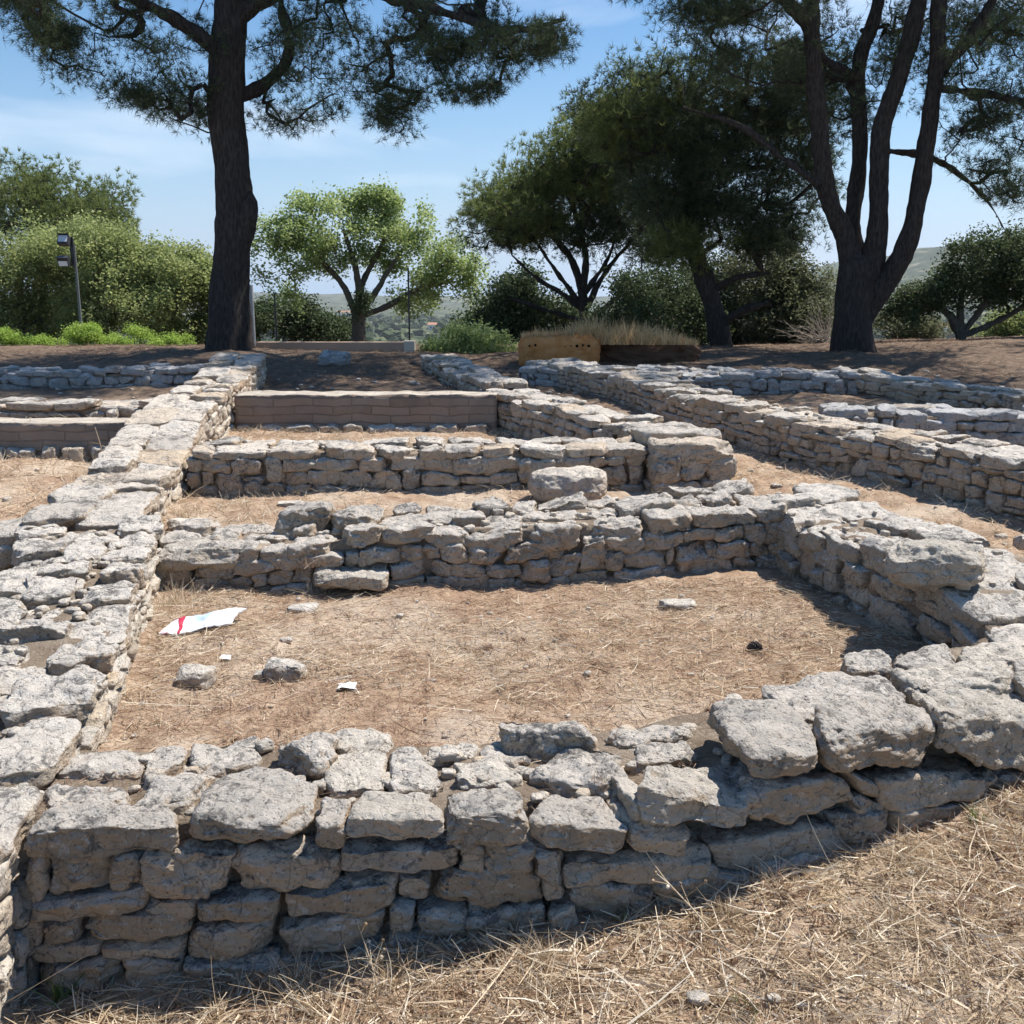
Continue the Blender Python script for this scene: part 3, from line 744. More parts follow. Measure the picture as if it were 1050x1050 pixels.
# flat-topped mortared block walls
def f(b):
    br = b.n('ShaderNodeTexBrick', {'Scale': 1.0, 'Color1': (.19,.14,.11,1), 'Color2': (.27,.205,.16,1), 'Mortar': (.17,.13,.10,1), 'Mortar Size': .005, 'Brick Width': .31, 'Row Height': .068, 'Mortar Smooth': .4})
    s = b.n('ShaderNodeSeparateXYZ', {'Vector': b.co}).outputs
    v = b.n('ShaderNodeCombineXYZ', {'X': s[0], 'Y': s[2]}).outputs[0]
    w_ = b.n('ShaderNodeVectorMath', {0: v}, operation='ADD')
    ns = b.n('ShaderNodeTexNoise', {'Vector': b.co, 'Scale': 4.0}); sc2 = b.n('ShaderNodeVectorMath', {0: ns.outputs['Color'], 'Scale': .06}, operation='SCALE')
    b.l(sc2.outputs[0], w_.inputs[1]); b.l(w_.outputs[0], br.inputs['Vector'])
    c = b.mix(b.ramp(b.noise(3.5, 6, .65), [(.35, (0,0,0)), (.7, (.6,.6,.6))]), br.outputs['Color'], (.34,.27,.215))
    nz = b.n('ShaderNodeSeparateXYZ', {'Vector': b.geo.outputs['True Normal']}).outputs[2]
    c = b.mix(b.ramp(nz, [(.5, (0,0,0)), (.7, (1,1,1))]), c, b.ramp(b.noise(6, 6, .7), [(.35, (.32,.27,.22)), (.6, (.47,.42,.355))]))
    hh = b.math('ADD', b.math('MULTIPLY', br.outputs['Fac'], -.6), b.math('MULTIPLY', b.noise(30, 6, .7), .6))
    b.surf(c, .95, b.bump(hh, .8, .02), .1)
BLOCKWALL = mat('mortared_block', f)
def blockwall(label, x0, x1, y, th, z0, z1, seed, under):
    r = thing('mortared_wall', label, 'stone wall', ((x0+x1)/2, y+th/2, z0), 'flat-topped mortared block walls')
    n_ = int((x1-x0)/.03); m_ = 12; xs = np.linspace(x0, x1, n_+1)
    ring = [(0, q) for q in np.linspace(0, 1, m_)]+[(q, 1) for q in np.linspace(0, 1, 8)[1:-1]]+[(1, q) for q in np.linspace(1, 0, m_)]
    V = np.array([[(x, y+a*th, z0-.1+(z1-z0+.1)*q) for a, q in ring] for x in xs]); R = len(ring)
    d = fbm(V*10, seed, 4)*.009+np.round(fbm(V*np.array([3, 3, 12.]), seed+5, 2)*2)*.003
    V[..., 1] -= d*np.where(V[..., 1] < y+th/2, 1, -1); V[..., 2] += fbm(V*np.array([7, 7, 0]), seed+3, 4)*.008*(V[..., 2] > z1-.02)
    i_ = np.arange(n_)[:, None]*R; j_ = np.arange(R-1)[None, :]
    F = np.stack([i_+j_, i_+R+j_, i_+R+j_+1, i_+j_+1], -1).reshape(-1, 4)
    caps = []; base = (n_+1)*R; Vf = np.vstack([V.reshape(-1, 3), V[0].mean(0), V[-1].mean(0)])
    for e, off in ((0, 0), (1, n_*R)):
        for q in range(R-1): caps.append((off+q, off+q+1, base+e) if not e else (off+q+1, off+q, base+e))
    mesh_obj('block_masonry', Vf, [F, np.array(caps)], BLOCKWALL, r)
    rr = random.Random(seed); hs = []; x = x0
    while x < x1-.05:
        l = rr.uniform(.08, .24)
        h = np.array([[[(xx, yy, zz) for zz in (z0-.06, z0+under*rr.uniform(.6, 1.1))] for yy in (y-.05-rr.uniform(0, .03), y+.1)] for xx in (x, min(x1, x+l))], float)
        hs.append(h); x += l+rr.uniform(0, .06)
    v, f_ = stones(hs, 8, seed); mesh_obj('footing_stones', v, f_, STONE, r)
    return r
blockwall('flat-topped mortared block wall in the middle distance, right of the long left wall', -2.2, -.12, 8.12, .34, .525, .805, 51, .05)
blockwall('flat-topped mortared block wall at the left edge, with dry stalks before it', -4.6, -2.62, 7.12, .34, .46, .705, 52, .085)
# ---------------------------------------------------------------- loose stones and small things
def loose(name, label, cat, u, v, w, d, h, mat_, seed, n=20, rot=0, sink=.25, grp=None, k=(3, 5), P=None, rg=.8, ct=(.75, .95)):
    if P is None: P = on_ground(u, v)
    c, s = math.cos(rot), math.sin(rot); H = np.zeros((2, 2, 2, 3)); rr = random.Random(seed)
    for a in (0, 1):
        for b_ in (0, 1):
            for q in (0, 1):
                x = (a-.5)*w*rr.uniform(.8, 1.05); y = (b_-.5)*d*rr.uniform(.8, 1.05); z = (q-sink)*h*(rr.uniform(.85, 1.05))
                H[a, b_, q] = (P[0]+x*c-y*s, P[1]+x*s+y*c, P[2]+z)
    vv, ff = stones([H], n, seed, rg, k=k, cut=ct, ncut=8)
    o = mesh_obj(name, vv, ff, mat_, None, (P[0], P[1], P[2])); return tag(o, label, cat, grp)
LG = 'loose stones lying on the floor of the first room'
loose('boulder', 'large rounded pale boulder sitting just behind the cross wall', 'boulder', 583, 514, .48, .34, .23, STONE_PALE, 301, 40, k=(2.7, 2.8), sink=.1, rg=.45, ct=(.86, .98))
loose('loose_stone', 'rounded pale stone, leftmost of those lying on the first room floor', 'stone', 200, 700, .14, .11, .07, STONE_PALE, 302, grp=LG)
loose('loose_stone', 'grey pointed stone on the dry grass beside a small pale chip', 'stone', 292, 694, .14, .11, .085, STONE, 303, grp=LG, k=(3,4))
loose('loose_stone', 'small pale chip touching the grey pointed stone', 'stone', 266, 693, .045, .04, .025, STONE_PALE, 304, grp=LG)
loose('loose_stone', 'flat almost white stone lying near the back right of the first room floor', 'stone', 695, 622, .16, .10, .035, STONE_PALE, 305, grp=LG)
loose('loose_stone', 'flat grey slab half hidden in grass, right of the white litter', 'stone', 313, 627, .15, .10, .04, STONE, 306, grp=LG)
loose('loose_stone', 'small cream pebble under the grass right of the white litter', 'stone', 293, 658, .05, .04, .02, STONE_PALE, 307, grp=LG)
loose('loose_stone', 'small rounded cream stone perched on the tallest block of the nearest wall', 'stone', 0, 0, .058, .05, .04, STONE_PALE, 308, P=atz(752, 722, .508), k=(2.6, 3))
loose('loose_stone', 'flat triangular slab between the left wall and the cross wall', 'stone', 193, 543, .20, .13, .07, STONE_PALE, 309)
loose('loose_stone', 'thin pale flagstone lying in the second room', 'stone', 305, 518, .24, .08, .03, STONE_PALE, 310)
loose('loose_stone', 'squared dark block lying beside the foot of the big pine', 'stone', 343, 374, .34, .2, .15, STONE_SHADE, 311, sink=.05, k=(7, 8))
loose('loose_stone', 'pale upright stone at the end of the low footing left of the long wall', 'stone', 117, 430, .10, .1, .12, STONE_PALE, 312)
loose('loose_stone', 'small pale stone on the path beside the long diagonal wall', 'stone', 850, 508, .12, .09, .05, STONE_PALE, 313)
loose('loose_stone', 'big flat-topped block on the corner of the right-hand room wall', 'stone block', 0, 0, .37, .28, .16, STONE_PALE, 314, 44, rot=-.25, P=atz(958, 588, .58), sink=.3, k=(3.5, 4))
loose('loose_stone', 'small rough stone on top of the wall at the right edge', 'stone', 0, 0, .12, .1, .07, STONE_PALE, 315, P=np.array([2.35, 4.55, .47]))
# prominent blocks on the collapsed left end of the cross wall
CG = 'tumbled blocks on the cross wall'
loose('tumbled_block', 'long smooth beam-like slab at the left end of the cross wall', 'stone block', 0, 0,   .46, .24, .10, STONE_PALE, 320, 30, P=np.array([-1.36, 4.50, .42]), sink=.3, k=(7, 8), grp=CG)
loose('tumbled_block', 'slanting pale block lying against the cross wall, above dry weeds', 'stone block', 0, 0, .32, .2, .075, STONE_PALE, 321, 30, P=np.array([-.72, 4.40, .345]), sink=.3, k=(5, 6), grp=CG, rot=.06)
loose('tumbled_block', 'rough pitted grey block standing on the cross wall, right of the beam-like slab', 'stone block', 0, 0, .26, .22, .16, STONE, 322, 30, P=np.array([-.98, 4.74, .49]), sink=.2, grp=CG)
loose('tumbled_block', 'dark-sided block with a crusty top on the cross wall, above the slanting block', 'stone block', 0, 0, .24, .22, .15, STONE, 323, 30, P=np.array([-.72, 4.68, .50]), sink=.2, grp=CG)
# foreground pebbles
PG = 'pebbles in the straw before the nearest wall'
rp = random.Random(5)
pl = [(172*.381+650, 860+440*.381, .045), (255*.381+650, 860+388*.381, .03), (375*.381+650, 860+435*.381, .03), (450*.381+650, 860+455*.381, .028),
      (178*.381+650, 860+212*.381, .018), (745*.381+650, 860+95*.381, .03), (490*.381+650, 860+350*.381, .02), (370, 1038, .025), (965, 1010, .02)]
for q, (u, v, w) in enumerate(pl):
    loose('pebble', None, 'pebble', u, v, w, w*.8, w*.5, STONE_PALE, 400+q, 10, grp=PG, k=(2.5, 3), sink=.1)
plab = ['largest smooth cream pebble in the straw at the bottom, left of a green tuft', 'flat cream pebble just above the largest cream pebble', 'pale pebble right of the green tuft at the bottom', 'white pebble lowest and right of the green tuft',
        'tiny white pebble in the grass under the seeded stalk', 'grey pebble near the dry tuft below the right of the nearest wall', 'tiny white chip in the middle of the straw right of centre', 'white pebble near the bottom edge left of centre', 'small chip in the straw near the right edge']
for o in [o for o in COL.objects if o.name.startswith('pebble')]:
    o['label'] = plab.pop(0)
# white scraps
WH = plain('white_plastic', (.78, .78, .78), .5, .4, 0, 30, .1)
def scrap(label, u, v, w, seed, cat='litter'):
    P = on_ground(u, v); n = 14; g = np.linspace(-1, 1, n); a, b_ = np.meshgrid(g, g)
    Q = np.stack([P[0]+a*w*.5, P[1]+b_*w*.4, P[2]+.012+0*a], -1); Q += np.stack([fbm(Q*30, seed+i_, 3) for i_ in range(3)], -1)*w*.16
    i_ = np.arange(n-1)[:, None]*n; j_ = np.arange(n-1)[None]; F = np.stack([i_+j_, i_+j_+1, i_+n+j_+1, i_+n+j_], -1).reshape(-1, 4)
    b2 = Q.reshape(-1, 3)-[0, 0, .0015]; v_ = np.vstack([Q.reshape(-1, 3), b2]); F = np.vstack([F, F[:, ::-1]+n*n])
    o = mesh_obj('plastic_scrap', v_, F, WH, None, P, False); tag(o, label, cat, 'scraps of white plastic')
scrap('white crumpled plastic scrap lying left of the middle of the room floor', 355, 706, .06, 3)
scrap('small white plastic scrap above the grey pointed stone', 232, 677, .035, 4)
# litter: flattened white bag with red band and pale blue print
def f(b):
    ob = b.n('ShaderNodeTexCoord').outputs['Object']
    s = b.n('ShaderNodeSeparateXYZ', {'Vector': ob}).outputs
    n_ = b.noise(22, 4, .6, ob)
    x = b.math('ADD', s[0], b.math('MULTIPLY', b.math('SUBTRACT', n_, .5), .03))
    blue = b.ramp(x, [(0, (0,0,0)), (.5, (0,0,0)), (.52, (0,0,0))])
    bm = b.math('MULTIPLY', b.math('GREATER_THAN', x, -.055), b.math('LESS_THAN', x, .015))
    bm = b.math('MULTIPLY', bm, b.math('GREATER_THAN', b.math('ADD', s[1], b.math('MULTIPLY', n_, .03)), .004))
    c = b.mix(b.math('MULTIPLY', bm, .8), (.80, .79, .80), (.42, .58, .80))
    pk = b.math('MULTIPLY', b.math('LESS_THAN', x, -.07), b.ramp(n_, [(.5, (0,0,0)), (.65, (.7,.7,.7))]))
    c = b.mix(pk, c, (.75, .35, .42))
    cr2 = b.math('LESS_THAN', b.math('ABSOLUTE', b.math('SUBTRACT', b.math('ADD', b.math('MULTIPLY', s[0], .8), b.math('MULTIPLY', n_, .02)), b.math('ADD', s[1], .045))), .0018)
    c = b.mix(b.math('MULTIPLY', b.math('MULTIPLY', cr2, b.math('GREATER_THAN', x, .02)), .6), c, (.25, .25, .3))
    dots = b.math('MULTIPLY', b.math('LESS_THAN', b.vor(160, ob), .22), b.math('MULTIPLY', b.math('GREATER_THAN', x, .022), b.math('LESS_THAN', x, .05)))
    dots = b.math('MULTIPLY', dots, b.math('LESS_THAN', b.math('ABSOLUTE', b.math('SUBTRACT', s[1], .012)), .008))
    c = b.mix(b.math('MULTIPLY', dots, .7), c, (.15, .15, .2))
    b.surf(c, .45, None, .4, .1)
LITTER = mat('printed_plastic', f)
def f(b): b.surf(b.ramp(b.noise(60, 3), [(.3, (.32,.015,.04)), (.7, (.55,.04,.08))]), .4, None, .4)
REDPL = mat('red_plastic', f)
P = on_ground(210, 644) + np.array([0, 0, .03]); bag = thing('litter_bag', 'flattened white plastic bag with red band and pale blue print on dry grass', 'litter', P)
n = 46; a, b_ = np.meshgrid(np.linspace(-1, 1, n), np.linspace(-1, 1, n))
shape = .10*(1-.35*np.abs(a)**2.5)
x = a*.125+b_*.02; y = b_*shape*.85+.05*a
z = .004*np.sin(a*5)+.01*a+.012*b_+.008*(1-b_**2)
Q = np.stack([P[0]+x, P[1]+y, P[2]+z], -1)
Q += np.stack([fbm(Q*24, 60+i_, 3) for i_ in range(3)], -1)*.0055
i_ = np.arange(n-1)[:, None]*n; j_ = np.arange(n-1)[None]; F = np.stack([i_+j_, i_+j_+1, i_+n+j_+1, i_+n+j_], -1).reshape(-1, 4)
v_ = np.vstack([Q.reshape(-1, 3), Q.reshape(-1, 3)-[0, 0, .004]]); mesh_obj('bag_sheet', v_, np.vstack([F, F[:, ::-1]+n*n]), LITTER, bag)
# red band folded over the left third: a strip that follows the sheet
band = []
for i2 in range(n):
    t = i2/(n-1); c_ = 1.0+13*(1-t)*1.0; wdt = 1.4+2.6*t
    cc = 13-12*t if False else (14.0-11.5*t)
    for q in np.linspace(-.5, .5, 4):
        col_ = np.clip(cc+q*wdt, 0, n-1.001); a0 = int(col_); fr = col_-a0
        band.append(Q[i2, a0]*(1-fr)+Q[i2, a0+1]*fr+[0, 0, .003])
band = np.array(band); i_ = np.arange(n-1)[:, None]*4; j_ = np.arange(3)[None]; F = np.stack([i_+j_, i_+j_+1, i_+4+j_+1, i_+4+j_], -1).reshape(-1, 4)
mesh_obj('red_band', np.vstack([band, band-[0, 0, .0015]]), np.vstack([F, F[:, ::-1]+len(band)]), REDPL, bag)
# pine cone
P = on_ground(774, 668); cone = thing('pine_cone', 'dark open pine cone lying on the dry grass near the shaded wall', 'pine cone', P)
mb = MB(); hs = []
for q in range(60):
    t = q/60; an = q*2.4; r = .019*math.sin(math.pi*(.15+.8*t)); ax = -.024+.048*t
    c0 = np.array([P[0]+ax, P[1]+r*math.cos(an), P[2]+.016+r*math.sin(an)])
    o1 = np.array([.006, math.cos(an)*.008, math.sin(an)*.008]); s1 = np.array([0, -math.sin(an), math.cos(an)])*.006
    o1 = o1*.7; s1 = s1*.7; vv = [c0-s1-o1, c0+s1-o1, c0+s1*1.2+o1, c0-s1*1.2+o1]; vv += [w+np.array([-.004, 0, 0]) for w in vv]
    mb.add(vv, [(0,1,2,3),(7,6,5,4),(0,4,5,1),(2,6,7,3),(1,5,6,2),(0,3,7,4)])
mb.build('cone_scales', plain('dark_cone_wood', (.06,.045,.04), .8, .2), cone, smooth_=False)
v_, f_ = tube([(P[0]-.024, P[1], P[2]+.016), (P[0], P[1], P[2]+.016), (P[0]+.025, P[1], P[2]+.016)], [.006, .014, .004], 10)
mesh_obj('cone_core', v_, f_, BARK, cone)

# ---------------------------------------------------------------- clay wall with hay
def f(b):
    c = b.ramp(b.noise(8, 6, .65), [(.3, (.46,.17,.05)), (.5, (.60,.25,.085)), (.7, (.66,.33,.14))])
    b.surf(c, .95, b.bump(b.noise(40, 6, .7), .8, .02), .1)
CLAY = mat('orange_clay', f)
clay = thing('clay_wall', 'low orange clay wall with a row of small holes and dry grass growing on top', 'clay wall', (.9, 12.2, .8))
gb = .80
def lump(x0, x1, y0, y1, z0, z1, seed, r=.05, n=26, k=(9, 10), rg=.8):
    H = np.array([[[(x, y, z) for z in (z0, z1)] for y in (y0, y1)] for x in (x0, x1)], float)
    return stones([H], n, seed, rg, k=k, cut=(.97, .99), ncut=2, grow=1)
v_, f_ = lump(.09, 1.02, 11.85, 12.5, gb-.1, gb+.33, 3, k=(4.5, 5.5), rg=.5); mesh_obj('clay_block', v_, f_, CLAY, clay)
v_, f_ = lump(1.0, 2.25, 12.2, 12.8, gb-.1, gb+.25, 4, k=(2.8, 3.2), rg=1.6); mesh_obj('earth_bank', v_, f_, plain('dark_earth', (.15,.09,.06), .98, .05, 1, 9, .6), clay)
HOLE = plain('hole_dark', (.012,.01,.008), 1, 0)
mb = MB()
for q in range(11):
    xx = .2+.068*q; zz = gb+.205+(.006 if q % 2 else -.004); rr_ = .012+.006*(q*7 % 3)/2
    y_ = 11.836
    vv, ff = tube([(xx, y_+.012, zz), (xx, y_+.06, zz)], rr_, 8); mb.add(vv, ff)
    th = np.linspace(0, 2*math.pi, 9)[:-1]; 
    vv = np.array([(xx+rr_*math.cos(t), y_+.012, zz+rr_*math.sin(t)) for t in th]+[(xx, y_+.014, zz)])
    mb.add(vv, [(k_, (k_+1) % 8, 8) for k_ in range(8)])
mb.build('putlog_holes', HOLE, clay)

# ---------------------------------------------------------------- retaining wall, mesh fence, poles
RW = plain('beige_render', (.40,.29,.215), .9, .15, .3, 6, .25); RW2 = plain('pale_render', (.52,.46,.38), .9, .15, .3, 6, .15)
rw_ = thing('retaining_wall', 'low smooth beige retaining wall beyond the big pine, with a paler end post', 'wall', (-2.4, 13.7, .82))
def wallbox(x0, x1, y0, y1, z0, z1): return box(x0, x1, y0, y1, z0, z1)
x_l = aty(262, 352, 13.6); x_r = aty(414, 352, 13.6); zt_ = aty(330, 351, 13.6)[2]; zb_ = .70
v_, f_ = box(x_l[0], x_r[0], 13.6, 13.8, zb_, zt_); mesh_obj('wall_body', v_, f_, RW, rw_, smooth_=False)
v_, f_ = box(x_r[0]+.002, x_r[0]+.14, 13.58, 13.84, zb_, zt_+.015); mesh_obj('end_post', v_, f_, RW2, rw_, smooth_=False)
def pole(label, u, Y, v0, v1, r, mat_, base=None):
    a = aty(u, v0, Y); c = aty(u, v1, Y); z0 = gz(a[0], Y)
    v_, f_ = tube([(a[0], Y, z0-.1), (a[0], Y, c[2])], r, 8); o = mesh_obj('metal_post', v_, f_, mat_, None, (a[0], Y, z0)); tag(o, label, 'post')
pole('pale square-edged metal post rising behind the right side of the big pine trunk', 260, 14.2, 355, 292, .035, METAL)
pole('thin dark wire-fence post right of the big pine trunk', 284, 14.4, 355, 300, .012, DARKMETAL)
pole('thin dark fence post before the pale green tree', 420, 14.4, 350, 275, .012, DARKMETAL)
# floodlight mast
Yp = 19.0; a = aty(77, 335, Yp); top = aty(75, 246, Yp); a[0] = top[0]+.01; z0 = gz(a[0], Yp)
fl = thing('floodlight_mast', 'slim grey mast carrying two stacked floodlights among the trees at the left', 'floodlight', (a[0], Yp, z0))
v_, f_ = tube([(a[0], Yp, z0-.1), (a[0], Yp, (z0+top[2])/2), (a[0], Yp, top[2]-.08)], [.028, .024, .02], 10); mesh_obj('mast', v_, f_, plain('dull_steel', (.16,.165,.17), .6, .3), fl)
v_, f_ = box(a[0]-.06, a[0]+.0, Yp-.05, Yp-.02, top[2]-.45, top[2]+.05); mesh_obj('bracket', v_, f_, DARKMETAL, fl, smooth_=False)
for q, vv in enumerate((247, 268)):
    c = aty(68.5, vv, Yp); mb = MB(); tl = math.radians(-25 if q == 0 else 20)
    def R_(x, y, z): return (c[0]+x, Yp-.12+y*math.cos(tl)-z*math.sin(tl), c[2]+y*math.sin(tl)+z*math.cos(tl))
    bx_, bf = box(-.095, .095, -.055, .055, -.085, .085); bx_ = [R_(*p) for p in bx_]
    # tapered back
    mb.add(bx_, bf); hd = mb.build('lamp_head', DARKMETAL, fl, smooth_=False)
    hd['_w'] = [a[0], Yp, z0]
    gx_, gf_ = box(-.08, .08, -.061, -.057, -.05 if q == 0 else -.07, .07 if q == 0 else .02); mesh_obj('lamp_glass', [R_(*p) for p in gx_], gf_, LAMPGLASS, hd, smooth_=False)
    vis, vf = box(-.1, .1, -.10, -.055, .085, .092); mesh_obj('visor', [R_(*p) for p in vis], vf, DARKMETAL, hd, smooth_=False)

# ---------------------------------------------------------------- blades: grass, straw, needles
def blades(P, D, Ln, Wd, bend, seed=0, seg=2, side=None):
    """P base (n,3), D unit direction, Ln length, Wd width; tapered strips of seg quads curving along bend (n,3)"""
    n_ = len(P); rs = np.random.RandomState(seed)
    if side is None:
        side = np.cross(D, rs.normal(size=(n_, 3))); 
    side = side/(np.linalg.norm(side, axis=1, keepdims=True)+1e-9)
    rows = []
    for k_ in range(seg+1):
        t = k_/seg; c = P+D*(Ln*t)[:, None]+bend*(Ln*t*t)[:, None]; w = (Wd*(1-.75*t)*.5)[:, None]
        rows += [c-side*w, c+side*w]
    V = np.stack(rows, 1).reshape(-1, 3); k2 = 2*(seg+1)
    base = np.arange(n_)[:, None]*k2; F = []
    for k_ in range(seg): F.append(np.stack([base[:, 0]+2*k_, base[:, 0]+2*k_+1, base[:, 0]+2*k_+3, base[:, 0]+2*k_+2], -1))
    return V, np.stack(F, 1).reshape(-1, 4)
rg = np.random.RandomState(8)
# footprints of walls, to keep straw off them
WALLS = []
def dirs(n_, lo, hi, rs):
    az = rs.uniform(0, 2*math.pi, n_); el = np.radians(rs.uniform(lo, hi, n_))
    return np.stack([np.cos(az)*np.cos(el), np.sin(az)*np.cos(el), np.sin(el)], -1)
def scatter(name, n_, xr, yr, lo, hi, ln, wd, mat_, seed, mask=None, clump=0, lift=.004, dens=None, seg=2, bendz=-.25):
    rs = np.random.RandomState(seed)
    x = rs.uniform(*xr, n_); y = rs.uniform(*yr, n_)
    keep = np.ones(n_, bool)
    if mask is not None: keep &= mask(x, y)
    if clump: 
        c = fbm(np.stack([x, y, x*0], -1)*clump, seed, 3); keep &= (c+rs.uniform(-.55, .55, n_)) > -.05
    x, y = x[keep], y[keep]; n2 = len(x)
    P = np.stack([x, y, ground(x, y)+lift+rs.uniform(0, .008, n2)], -1)
    D = dirs(n2, lo, hi, rs); L_ = rs.uniform(*ln, n2)*rs.uniform(.6, 1.3, n2); W_ = rs.uniform(*wd, n2)
    bend = rs.normal(size=(n2, 3))*.22; bend[:, 2] = bendz*rs.uniform(0, 1, n2)*np.sin(np.radians((lo+hi)/2)+.15)
    V, F = blades(P, D, L_, W_, bend, seed, seg)
    # keep tips from sinking
    zg = ground(V[:, 0], V[:, 1], False)
    o = mesh_obj(name, V, F, mat_); tag(o, kind='stuff'); return o
inside = lambda x, y: (y > front_y(x)+.42) & (x > -1.10-.19*(y-2.3)-.02) & (x < 1.62-.3*(y-3.5)*1)
o = scatter('dry_straw', 30000, (-1.6, 2.0), (2.5, 4.5), -3, 12, (.02, .09), (.0014, .0036), STRAW, 41, inside, 1.4); tag(o, 'thin dry straw strewn over the floor of the first room', 'straw')
o = scatter('dead_pine_straw', 24000, (-1.6, 2.0), (2.5, 4.5), -3, 14, (.015, .06), (.001, .0025), STRAW_RED, 42, inside, 0); tag(o, 'reddish dead needles and grass on the floor of the first room', 'straw')
before = lambda x, y: (y < front_y(x)-.01)
o = scatter('dry_grass', 44000, (-1.4, 2.4), (1.2, 3.1), -2, 26, (.03, .12), (.0018, .006), STRAW, 43, before, 0); tag(o, 'matted dry grass before the nearest wall', 'dry grass')
o = scatter('dead_grass_stubble', 16000, (-1.4, 2.4), (1.4, 3.1), 15, 75, (.02, .07), (.001, .0026), STRAW_RED, 44, before, 3.0); tag(o, 'brownish stubble standing among the matted dry grass', 'dry grass')
o = scatter('dry_grass', 30000, (-2.3, 3.4), (4.9, 8.1), -2, 45, (.02, .09), (.002, .005), STRAW, 45, None, 1.2); tag(o, 'dry grass on the floors of the middle rooms and the path', 'dry grass')
o = scatter('dry_grass', 24000, (-7, -1.9), (5.05, 8.6), -2, 50, (.02, .10), (.002, .006), STRAW, 46, None, 1.2); tag(o, 'dry grass in the rooms left of the long narrow wall', 'dry grass')
o = scatter('dead_pine_straw', 42000, (-9, 10), (8.4, 19), -2, 35, (.02, .10), (.003, .008), LITTER_SHADED, 47, None, .8); tag(o, 'dead needles and short dry grass on the rise under the pines', 'straw')
o = scatter('dry_grass', 14000, (1.3, 5), (2.6, 5.2), -2, 45, (.02, .09), (.0015, .004), STRAW, 48, lambda x, y: x > 2.1-.25*(y-3), 0); tag(o, 'dry grass right of the first room', 'dry grass')
def clumps(name, lab, n_, xr, yr, mask, mat_, seed, nb=(18, 60), h=(.03, .09)):
    rs = np.random.RandomState(seed); Ps = []; Ds = []; Ls = []
    for q in range(n_):
        x, y = rs.uniform(*xr), rs.uniform(*yr)
        if not mask(np.array([x]), np.array([y]))[0]: continue
        m_ = rs.randint(*nb); sp = rs.uniform(.008, .03); hh = rs.uniform(*h)
        px_ = x+rs.normal(0, sp, m_); py_ = y+rs.normal(0, sp, m_)
        Ps.append(np.stack([px_, py_, ground(px_, py_)-.004], -1)); lean = rs.normal(0, .35, 3); lean[2] = 0
        d = dirs(m_, 12, 80, rs)+lean; d /= np.linalg.norm(d, axis=1, keepdims=True); Ds.append(d); Ls.append(rs.uniform(.5, 1.1, m_)*hh)
    P = np.vstack(Ps); D = np.vstack(Ds); L_ = np.concatenate(Ls); n2 = len(P)
    V, F = blades(P, D, L_, rs.uniform(.0014, .0046, n2), np.concatenate([rs.normal(0, .3, (n2, 2)), -rs.uniform(0, .6, (n2, 1))], 1), seed, 3)
    o = mesh_obj(name, V, F, mat_); tag(o, lab, 'dry grass', kind='stuff')
clumps('grass_clumps', 'small clumps of dry grass all over the straw before the nearest wall', 520, (-1.3, 2.3), (1.3, 3.0), before, STRAW, 201, nb=(20, 80))
clumps('grass_clumps', 'brown dead clumps in the straw before the nearest wall', 260, (-1.3, 2.3), (1.3, 3.0), before, STRAW_RED, 202)
clumps('grass_clumps', 'sparse low clumps of dry grass over the first room floor', 330, (-1.5, 1.8), (2.6, 4.4), inside, STRAW_RED, 203, h=(.015, .045))
clumps('grass_clumps', 'dry clumps on the floor of the second room and beside the path', 260, (-2.2, 3.2), (5.1, 8.0), lambda x, y: x > -3, STRAW, 204, h=(.03, .10))
def gravel(name, lab, n_, xr, yr, mask, seed, size, mat_=None, power=2.0):
    rs = np.random.RandomState(seed); x = rs.uniform(*xr, n_); y = rs.uniform(*yr, n_); kk = mask(x, y); x, y = x[kk], y[kk]; z = ground(x, y); hs = []
    for q in range(len(x)):
        a = size[0]+(size[1]-size[0])*rs.uniform()**power; b_ = a*rs.uniform(.6, 1); c = a*rs.uniform(.35, .7); th = rs.uniform(0, 6.28); H = np.zeros((2, 2, 2, 3))
        for i_ in (0, 1):
            for j_ in (0, 1):
                for k_ in (0, 1):
                    u_, v_ = (i_-.5)*a, (j_-.5)*b_; H[i_, j_, k_] = (x[q]+u_*math.cos(th)-v_*math.sin(th), y[q]+u_*math.sin(th)+v_*math.cos(th), z[q]+(k_-.3)*c)
        hs.append(H)
    v_, f_ = stones(hs, 4, seed, 1, k=(2.5, 5)); o = mesh_obj(name, v_, f_, mat_ or STONE_PALE); tag(o, lab, 'stone chips', kind='stuff')
gravel('stone_chips', 'small pale stone chips sprinkled over the first room floor', 420, (-1.5, 1.7), (2.6, 4.5), inside, 301, (.006, .03), power=3)
gravel('stone_chips', 'small stone chips among the straw before the nearest wall', 320, (-1.2, 2.2), (1.4, 3.0), before, 302, (.006, .03), power=3)
gravel('stone_chips', 'stone chips over the floors and path further back', 700, (-5, 5), (5.0, 11.5), lambda x, y: x > -9, 303, (.015, .07), power=3)
# long single stalks lying and arching
o = scatter('long_straw', 260, (-1.3, 2.2), (1.5, 3.0), 2, 35, (.16, .34), (.002, .004), STRAW, 49, before, 0, seg=6); tag(o, 'long bleached stalks lying over the dry grass', 'straw')
o = scatter('long_straw', 240, (-1.5, 1.5), (2.7, 4.4), 0, 8, (.12, .30), (.0016, .003), STRAW, 50, inside, 0, seg=6, lift=.012); tag(o, 'long thin stalks lying on the first room floor', 'straw')
